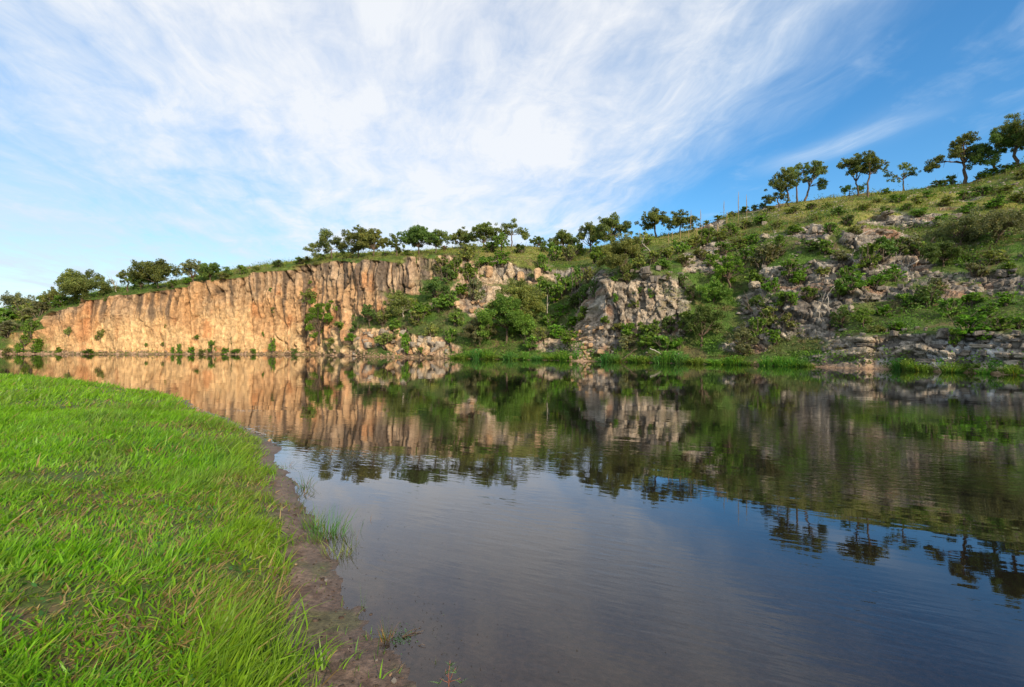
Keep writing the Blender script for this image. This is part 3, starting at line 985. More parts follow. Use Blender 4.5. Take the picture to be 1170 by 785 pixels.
# ------------------------------------------------------------------ ground cover on the far bank
def far_cover():
    A = T[:-1, NSK:NSK + NMAIN + 7]
    e1 = T[1:, NSK:NSK + NMAIN + 7] - A
    area = np.linalg.norm(np.cross(e1[:, :-1], np.diff(A, axis=1)), axis=2)
    rk = rocky[:-1, NSK:NSK + NMAIN + 6]
    xs = XX[:-1, NSK:NSK + NMAIN + 6]
    zz = ZZ[:-1, NSK:NSK + NMAIN + 6]
    vis = (xs > -90) & (xs < 1300)
    green = (1 - rk) ** 1.5 * vis
    bushy = sstep(fbm(SS[:-1, NSK:NSK + NMAIN + 6] / 2.4, WL[:-1, NSK:NSK + NMAIN + 6] / 2.4, 161, 3), 0.42, 0.62)
    lw = leftw[:-1, NSK:NSK + NMAIN + 6]
    dist = A[:, :-1, 1]
    # grass tussocks
    wt = (area * green * (0.25 + 0.75 * sstep(zz, 8, 16)) * (60 / dist) ** 0.6).ravel()
    V, Q, Tt, Cc, off = [], [], [], [], 0

    def pick(w, n):
        k = rng.choice(len(w), n, p=w / w.sum())
        i, j = np.unravel_index(k, rk.shape)
        f, g = rng.uniform(0, 1, n)[:, None], rng.uniform(0, 1, n)[:, None]
        p = A[i, j] * (1 - f) * (1 - g) + T[i + 1, j + NSK] * f * (1 - g) + A[i, j + 1] * (1 - f) * g + T[i + 1, j + 1 + NSK] * f * g
        return p, i, j
    p, i, j = pick(wt, 190000)
    n = len(p)
    top = sstep(zz[i, j], 12, 18)
    c = np.zeros((n, 3)) + C(0.13, 0.23, 0.04)
    c = lerp3(c, C(0.26, 0.30, 0.06), np.clip(top * (0.3 + 0.9 * vnoise(p[:, 0] / 3, p[:, 1] / 3, 5)), 0, 1))
    c = lerp3(c, C(0.30, 0.24, 0.09), 0.8 * sstep(rng.uniform(0, 1, n) + 0.2 * top, 0.85, 1.1))
    c *= rng.uniform(0.7, 1.25, (n, 1)) * (0.7 + 0.5 * vnoise(p[:, 0] * .5 + 7, (p[:, 1] + p[:, 2]) * .5, 8))[:, None]
    v, q, t, cc = blades(p[:, 0], p[:, 1], p[:, 2] - 0.03, rng.uniform(.16, .5, n) * (0.45 + 1.3 * sstep(vnoise(p[:, 0] * .9, (p[:, 1] + p[:, 2]) * .9, 6), .35, .8)), dist[i, j] / 60 * rng.uniform(.06, .14, n), rng.uniform(0, 6.28, n), np.abs(rng.normal(.35, .25, n)), np.abs(rng.normal(.3, .2, n)), c, 1)
    me = new_mesh('hillside_grass', v, quads=q, tris=t, mat=M_COVER, attrs={'tint': cc})
    link('hillside_grass', me, kind='stuff', label='tussocky green and yellowish grass over the hillside', cat='grass')
    # leafy low cover
    shoreg = sstep(xs, 505, 520) * (1 - 0.95 * sstep(xs, 925, 945) * sstep(zz, 0.35, 0.5)) * (1 - sstep(zz, 0.9, 1.8)) * sstep(zz, 0.05, 0.15) * sstep(fbm(SS[:-1, NSK:NSK + NMAIN + 6] / 2.0, zz, 181, 3), 0.38, 0.55)
    wt = ((area * green * (0.05 + bushy) * (1 - 0.55 * sstep(zz, 14, 19)) + area * vis * 2.0 * shoreg) * (60 / dist) ** 0.6).ravel()
    p, i, j = pick(wt, 165000)
    n = len(p)
    mnd = sstep(fbm(p[:, 0] / 1.5 + 9, (p[:, 1] + p[:, 2]) / 1.5, 163, 3), 0.40, 0.68)
    hgt = rng.uniform(0, 1, n) ** 0.8 * (0.12 + 1.25 * mnd * (0.35 + 0.65 * bushy[i, j]))
    p[:, 2] += hgt
    c = np.zeros((n, 3)) + C(0.115, 0.21, 0.035)
    c = lerp3(c, C(0.15, 0.27, 0.035), sstep(fbm(p[:, 0] / 1.8, p[:, 2] / 1.2, 171, 3), 0.48, 0.64))
    c = lerp3(c, C(0.17, 0.15, 0.065), sstep(fbm(p[:, 0] / 2.5, p[:, 2] / 2, 172, 3), 0.56, 0.68))
    c *= rng.uniform(0.65, 1.3, (n, 1))
    v = leaf_quads(p, 0.095, rng, 0.4, 0.6)
    me = new_mesh('undergrowth', v, quads=np.arange(len(v)).reshape(-1, 4), mat=M_COVER, attrs={'tint': np.repeat(c, 4, 0)})
    link('undergrowth', me, kind='stuff', label='low leafy undergrowth between the rocks of the hillside', cat='undergrowth')


far_cover()


# ------------------------------------------------------------------ trees and shrubs
def clump_points(c, rad, n, r):
    d = r.normal(0, 1, (n, 3))
    d /= np.linalg.norm(d, axis=1)[:, None]
    return c + d * (r.uniform(0, 1, n) ** 0.45)[:, None] * rad


def thing(name, p, label, cat, group=None):
    o = link(name, None, loc=tuple(p), label=label, cat=cat, group=group)
    o.empty_display_size = 0.3
    return o


def crown_data(centers, radii, leaf, dens, r, squash=0.92, tintvar=0.3):
    """leaf centres and tints for a crown built of lumps that are built of smaller sprays"""
    P, Tn = [], []
    for c, q in zip(centers, radii):
        ns = max(5, int(6 * q ** 0.6 + 4))
        hue = r.uniform(-1, 1)
        for _ in range(ns):
            d = r.normal(0, 1, 3)
            d /= np.linalg.norm(d)
            sc = c + d * q * r.uniform(0.25, 1.05) * np.array([1, 1, squash])
            sr = q * r.uniform(0.22, 0.46)
            n = max(14, int(dens * 2.7 * sr * sr / (leaf * leaf)))
            P.append(clump_points(sc, np.array([sr, sr, sr * 0.8]), n, r))
            base = 1 + tintvar * (0.6 * hue + 0.5 * r.uniform(-1, 1))
            t = base * r.uniform(0.72, 1.3, (n, 1)) * np.array([1.0, 1.0, 1.0])
            warm = r.uniform(0, 1, (n, 1)) < 0.15 + 0.1 * hue
            t = np.where(warm, t * np.array([1.45, 1.2, 0.9]), t)
            Tn.append(t)
    return np.concatenate(P), np.concatenate(Tn)


def tree(name, x, y, label, clumps=None, w=40, h=30, lean=0.0, fork=0.22, mat=None, seed=0, back=2, cat='tree', group='oaks along the skyline',
         trunk=1.0, n=9, leaf=None, dens=2.3, bark=None, stems=1, depth=0.75, low=0.24):
    """clumps: [(dx, dy up, radius)] in photo pixels from the trunk's foot; otherwise a spreading crown of w by h pixels"""
    r = np.random.default_rng(1000 + seed)
    p = ground(x, y, back)
    w *= 1.04
    m = p[1] / F                                   # metres per photo pixel at that distance
    H, W = h * m, w * m
    if clumps is None:
        cl = []
        for k in range(n):
            a = (k + r.uniform(0.2, 0.8)) / n * 2 - 1
            up = low + (0.80 - low) * (0.25 + 0.75 * math.sqrt(max(0, 1 - a * a))) * r.uniform(0.62, 1.04)
            cl.append((a * W * 0.40 + lean * W * 0.3, up * H, W * r.uniform(0.15, 0.23)))
        cl.append((lean * W * 0.3, H * 0.82, W * 0.2))
        cl.append((lean * W * 0.3 + r.uniform(-.2, .2) * W, H * (low + .2), W * 0.2))
        for _ in range(3):
            cl.append((r.uniform(-.3, .3) * W, H * r.uniform(low + .05, .75), W * r.uniform(.15, .22)))
    else:
        cl = [(a * m, b * m, c * m) for a, b, c in clumps]
    cen, rad = [], []
    for a, b, c in cl:
        cen.append([a, r.uniform(-depth, depth) * W * 0.35, b])
        rad.append(c * (1.5 if clumps is not None else 1.0))
    cen, rad = np.array(cen), np.array(rad)
    e = thing(name, p, label, cat, group)
    tb = Tubes()
    R0 = 0.020 * H * trunk + 0.03
    top = np.average(cen, axis=0, weights=rad)
    fk = np.array([top[0] * (0.35 + 0.3 * fork), top[1] * 0.3, H * fork])
    for s in range(stems):
        off = np.array([(s - (stems - 1) / 2) * R0 * 3.2, r.uniform(-1, 1) * R0 * 2, 0]) if stems > 1 else np.zeros(3)
        f2 = fk + off * 2.2
        path = wiggle(off + [0, 0, -0.4], f2, 7, 0.06, r)
        tb.tube(path, np.linspace(R0 * 1.25, R0 * 0.8, 7) * (0.8 if stems > 1 else 1), 8)
        for i in range(len(cen)):
            if stems > 1 and i % stems != s:
                continue
            c = cen[i]
            mid = f2 + (c - f2) * 0.5 + np.array([0, 0, 0.07 * H]) * r.uniform(-0.4, 1.0)
            br = wiggle(f2, mid, 5, 0.07, r)
            br = np.concatenate([br, wiggle(mid, c, 5, 0.08, r)[1:]])
            tb.tube(br, np.linspace(R0 * 0.55, R0 * 0.13, len(br)), 5)
            for _ in range(3):
                d = r.normal(0, 1, 3)
                d[2] *= 0.5
                tip = c + d / np.linalg.norm(d) * rad[i] * 0.95
                st = br[r.integers(4, 9)]
                tb.tube(wiggle(st, tip, 4, 0.08, r), np.linspace(R0 * 0.16, R0 * 0.04 + .004, 4), 4)
    link('trunk', tb.mesh('trunk', bark or M_BARK), e)
    lf = leaf or max(0.085, 0.82 * m)
    P, Tn = crown_data(cen, rad, lf, dens, r)
    link('crown', leaf_mesh('crown', P, Tn, lf, mat or M_OAK, r, 0.18), e)
    return e


G_OAK = 'oaks along the cliff top and ridge'
SKY = [  # x, y, label, w, h, kwargs
    (22, 356, 'thin pale crowned tree at the far left end of the cliff top, behind green bushes', 46, 24, dict(mat=M_GREY, dens=1.4)),
    (62, 352, 'small grey green tree between the far left tree and the first broad oak', 30, 24, dict(mat=M_OLIVE)),
    (97, 340, 'broad low oak on the cliff top over the reddish left corner of the face', 68, 27, dict(n=11, mat=M_OAK)),
    (146, 334, 'slim upright oak just right of the bleached snag on the left cliff top', 26, 29, dict(fork=.5, n=6)),
    (160, 333, 'low dark oak tucked under the left side of the tall rounded cliff top oak', 34, 22, dict(mat=M_DARK)),
    (181, 330, 'tall rounded oak on the left cliff top, highest crown of the left cluster', 56, 34, dict(n=10)),
    (222, 325, 'airy grey green oak behind the dense oak on the left cliff top', 36, 31, dict(mat=M_GREY, dens=1.8)),
    (240, 322, 'dense dark low oak at the right end of the left cliff top cluster', 40, 20, dict(mat=M_DARK)),
    (381, 296, 'spreading oak with one crown drooping left at the start of the middle cliff top grove', 0, 28,
     dict(clumps=[(-18, 9, 6), (-14, 16, 7), (-5, 20, 8), (4, 20, 7), (9, 13, 6), (-20, 3, 3)], fork=.35)),
    (408, 295, 'tallest round crowned oak in the middle cliff top grove', 42, 37, dict(n=10)),
    (427, 294, 'brownish olive oak directly right of the tallest oak in the middle grove', 34, 33, dict(mat=M_OLIVE, n=9)),
    (452, 293, 'small open oak with bare lower trunk right of the olive oak', 26, 25, dict(fork=.5, n=6, dens=1.7)),
    (478, 291, 'dense oak with a leafy skirt, on the cliff top above the columns', 42, 33, dict(mat=M_DARK, n=10)),
    (497, 290, 'lighter open oak standing against the dense skirted oak', 32, 28, dict(dens=1.6, n=7)),
    (526, 285, 'left oak of the row of three on the grassy plateau', 32, 23, dict(n=8)),
    (552, 284, 'middle round oak of the row of three on the grassy plateau', 36, 28, dict(mat=M_OAK, n=9)),
    (584, 283, 'right oak of the row of three, with sky in its crown', 0, 28,
     dict(clumps=[(-13, 20, 6), (-6, 22, 6), (2, 24, 5), (10, 20, 6), (16, 15, 5), (-10, 12, 5)], fork=.5, dens=1.8)),
    (573, 292, 'thin trunked young tree in front of the right oak of the plateau row', 18, 28, dict(mat=M_BUSH, fork=.55, n=5, back=0)),
    (614, 283, 'tiny dark tree alone on the plateau skyline', 20, 11, dict(mat=M_DARK, n=6)),
    (642, 288, 'medium oak right of the tiny plateau tree', 32, 23, dict(n=8)),
    (673, 290, 'left half of the big twin oak above the gully', 34, 36, dict(n=9)),
    (698, 286, 'right taller half of the big twin oak above the gully', 40, 42, dict(n=10)),
    (748, 272, 'tall round oak on the skyline left of the flower stalks', 34, 36, dict(n=9, fork=.4)),
    (777, 268, 'flat topped oak right beside the tall round skyline oak', 36, 25, dict(n=8, fork=.45)),
]
for k, (x, y, lab, w, h, kw) in enumerate(SKY):
    if k < 8:
        w, h = w * 0.88, h * 0.9
        kw = dict(kw, dens=kw.get('dens', 2.3) * 0.8)
    tree('oak_tree', x, y, lab, w=w or 40, h=h, seed=k, group=G_OAK, **kw)

RIDGE = [  # drawn clump by clump, they stand alone against the sky
    (890, 237, 'small low oak left of the three wind bent ridge oaks', 24, dict(clumps=[(-10, 10, 4), (-13, 5, 3), (-4, 14, 5), (3, 13, 4), (6, 9, 3)], fork=.45)),
    (902, 236, 'straight trunked oak, left of the three wind bent ridge oaks', 42, dict(clumps=[(-19, 26, 6), (-14, 33, 6), (-8, 36, 5), (-3, 32, 5), (-12, 22, 6), (-3, 22, 5), (2, 28, 4)], fork=.5, trunk=.8)),
    (911, 232, 'crooked oak in the middle of the three wind bent ridge oaks', 42, dict(clumps=[(-8, 30, 6), (-9, 22, 5), (-2, 36, 5), (0, 29, 5), (-4, 40, 4), (3, 40, 3), (2, 33, 3)], fork=.42, lean=-.3, trunk=.8)),
    (919, 230, 'oak with a low branch to the right, right of the three wind bent ridge oaks', 45, dict(clumps=[(-2, 42, 4), (1, 35, 4), (10, 40, 6), (17, 36, 7), (10, 33, 6), (22, 38, 4), (9, 26, 4), (17, 20, 5), (24, 20, 4)], fork=.38, trunk=.9)),
    (979, 224, 'slanted left oak of the pair on the ridge', 40, dict(clumps=[(-19, 38, 4), (-14, 34, 5), (-7, 36, 6), (1, 34, 6), (-6, 28, 6), (3, 26, 5), (-12, 27, 4), (-1, 42, 4)], fork=.4, trunk=.85)),
    (991, 226, 'upright right oak of the pair on the ridge', 48, dict(clumps=[(-8, 40, 6), (-2, 46, 5), (5, 46, 6), (12, 41, 6), (3, 38, 6), (16, 36, 3), (8, 34, 5), (20, 44, 3)], fork=.55, trunk=.8)),
    (970, 222, 'low dark bush tree under the left oak of the ridge pair', 14, dict(clumps=[(-6, 6, 4), (0, 9, 5), (6, 6, 4)], mat=M_DARK, fork=.3)),
    (1033, 216, 'little wispy oak right of the ridge pair', 32, dict(clumps=[(-13, 20, 4), (-17, 28, 3), (-6, 24, 4), (0, 29, 3), (6, 26, 5), (10, 21, 4), (-9, 15, 4), (3, 19, 3)], fork=.4, dens=1.6, trunk=.8)),
    (1103, 209, 'old leaning oak with a thick trunk and long left limb on the ridge', 55,
     dict(clumps=[(-34, 22, 6), (-27, 28, 7), (-18, 32, 6), (-9, 33, 5), (-14, 44, 6), (-6, 50, 6), (2, 52, 6), (9, 50, 5), (0, 42, 6), (8, 40, 6), (14, 34, 6), (4, 32, 5), (13, 26, 5)], fork=.42, trunk=1.3)),
    (1138, 192, 'dark dense oak just right of the old leaning oak', 45, dict(clumps=[(-12, 30, 8), (-14, 18, 7), (-4, 37, 8), (5, 32, 8), (-4, 24, 7), (10, 38, 6), (12, 26, 5), (-13, 9, 6)], mat=M_DARK, fork=.35, trunk=1.2)),
    (1158, 190, 'tall oak with a crooked trunk at the right edge of the ridge', 60, dict(clumps=[(-4, 45, 8), (4, 52, 7), (12, 56, 7), (-12, 38, 6), (12, 42, 9), (4, 34, 7), (20, 36, 9), (22, 48, 8), (14, 26, 6), (-8, 30, 6)], fork=.38, trunk=1.2)),
    (1205, 180, 'large oak beyond the right end of the ridge', 55, dict(clumps=None, w=60, n=11)),
]
for k, (x, y, lab, h, kw) in enumerate(RIDGE):
    kw = dict(kw)
    kw.setdefault('w', 36)
    tree('oak_tree', x, y, lab, h=h, seed=60 + k, group=G_OAK, back=0, **kw)

BIG = [  # big leafy plants on the slopes
    ('tree', 592, 378, 'large olive green feathery tree under the pale rock pillars', 62, 62, dict(mat=M_OLIVE, n=12, fork=.25)),
    ('tree', 577, 392, 'round bright green tree with dark hollow beneath, in front of the olive tree', 64, 54, dict(mat=M_BUSH, n=12, fork=.3)),
    ('tree', 546, 395, 'grey green bushy tree left of the round bright green tree', 40, 32, dict(mat=M_GREY, n=9, fork=.2)),
    ('tree', 712, 318, 'large light olive feathery tree on the slope below the twin oak', 56, 50, dict(mat=M_OLIVE, n=12, fork=.25)),
    ('tree', 800, 396, 'dense dark green tree at the foot of the slope right of the rock nose', 46, 50, dict(mat=M_DARK, n=11, fork=.2)),
    ('tree', 832, 334, 'leaning light green tree in the crevice above the dark tree', 38, 48, dict(mat=M_BRIGHT, n=10, fork=.3)),
    ('tree', 815, 345, 'light green shrubby tree below the leaning light green tree', 40, 24, dict(mat=M_BUSH, n=8, fork=.25)),
    ('tree', 846, 406, 'grey green bushy tree right of the dense dark tree near the water', 40, 34, dict(mat=M_GREY, n=9, fork=.2)),
    ('tree', 421, 374, 'round dark bush tree against the orange columns', 27, 28, dict(mat=M_DARK, n=8, fork=.2)),
    ('tree', 462, 362, 'spreading bush tree with pale bare branches under the orange columns', 46, 26, dict(mat=M_OLIVE, n=8, fork=.25, bark=M_PALE, dens=1.6)),
    ('tree', 497, 344, 'dark bush tree below the right end of the column face', 34, 28, dict(mat=M_DARK, n=8, fork=.2)),
    ('tree', 364, 392, 'bright green bush tree climbing the foot of the sunlit cliff', 36, 52, dict(mat=M_BRIGHT, n=9, fork=.25)),
    ('tree', 379, 366, 'upright bright green bush above the climbing bush tree', 20, 26, dict(mat=M_BRIGHT, n=6, fork=.25)),
    ('tree', 356, 350, 'yellowish green bush growing out of the cliff left of the upright bush', 20, 22, dict(mat=M_OLIVE, n=6, fork=.25)),
    ('tree', 1095, 280, 'wide brownish thicket under the old leaning oak', 56, 36, dict(mat=M_GREY, n=11, fork=.2, dens=1.2)),
    ('tree', 1140, 278, 'grey twiggy thicket at the right edge below the ridge oaks', 56, 40, dict(mat=M_GREY, n=11, fork=.2, dens=1.2)),
    ('tree', 1078, 305, 'dense green bush tree below the brownish thicket', 48, 30, dict(mat=M_DARK, n=9, fork=.2)),
    ('tree', 962, 376, 'dark round bush on the green bench above the right ledge', 28, 26, dict(mat=M_DARK, n=8, fork=.2)),
    ('tree', 986, 374, 'second dark bush right beside the round one above the right ledge', 28, 22, dict(mat=M_BUSH, n=8, fork=.2)),
]
for k, (kind, x, y, lab, w, h, kw) in enumerate(BIG):
    tree('bushy_tree', x, y, lab, w=w, h=h, seed=120 + k, back=0, group='bushy trees on the cliff and slope', dens=kw.pop('dens', 2.0), low=0.10, **kw)


# ---- shrub templates, copied many times
def shrub_template(seed, mat, H=1.0, W=1.0, n=11, leaf=0.075, dens=1.6):
    r = np.random.default_rng(500 + seed)
    cen, rad = [], []
    for k in range(n):
        a = r.uniform(0, 6.28)
        q = r.uniform(0.1, 0.38) * W * (1.0 if k % 2 else 0.75)
        cen.append([math.cos(a) * q, math.sin(a) * q, H * r.uniform(0.12, 0.40) if k % 2 else H * r.uniform(0.4, 0.78)])
        rad.append(W * r.uniform(0.18, 0.28))
    cen.append([0, 0, H * 0.6]); rad.append(0.28 * W)
    tb = Tubes()
    for c in cen:
        tb.tube(wiggle([c[0] * .15, c[1] * .15, -0.15], c, 5, 0.08, r), np.linspace(.025, .008, 5), 4)
        tip = np.array(c) + r.normal(0, 1, 3) * [.14, .14, .14]
        tb.tube(wiggle(c, tip, 4, 0.08, r), np.linspace(.01, .004, 4), 4)
    for _ in range(9):
        a = r.uniform(0, 6.28)
        tip = np.array([math.cos(a) * r.uniform(.3, .62) * W, math.sin(a) * r.uniform(.3, .62) * W, H * r.uniform(.5, 1.05)])
        tb.tube(wiggle(tip * [.2, .2, .1], tip, 5, 0.09, r), np.linspace(.016, .004, 5), 4)
    P, Tn = crown_data(np.array(cen), rad, leaf, dens, r, 0.8)
    P[:, 2] = np.abs(P[:, 2])
    return tb.mesh('stem', M_STEM), leaf_mesh('foliage', P, Tn, leaf, mat, r, 0.22)


SHR = {}
for nm, mat in (('bush', M_BUSH), ('dark', M_DARK), ('bright', M_BRIGHT), ('olive', M_OLIVE), ('grey', M_GREY), ('brown', M_BROWN)):
    SHR[nm] = [shrub_template(k + 10 * len(SHR), mat, leaf=0.062) for k in range(5)]
LOOK = {'bush': 'leafy green', 'dark': 'dark green', 'bright': 'bright green', 'olive': 'olive', 'grey': 'grey green', 'brown': 'dry rusty brown'}
ORD = ['first', 'second', 'third', 'fourth', 'fifth', 'sixth', 'seventh', 'eighth', 'ninth', 'tenth', 'eleventh', 'twelfth', 'thirteenth', 'fourteenth',
       'fifteenth', 'sixteenth', 'seventeenth', 'eighteenth', 'nineteenth', 'twentieth']


def place_shrub(x, y, w, h, kind, label, group, name='shrub', cat='shrub'):
    p = ground(x, y)
    m = p[1] / F
    st, fo = random.choice(SHR[kind])
    e = thing(name, p - np.array([0, 0, 0.05]), label, cat, group)
    e.rotation_euler = (0, 0, random.uniform(0, 6.28))
    e.scale = (w * m, w * m, h * m * 1.15)
    link('stem', st, e)
    link('foliage', fo, e)
    return e


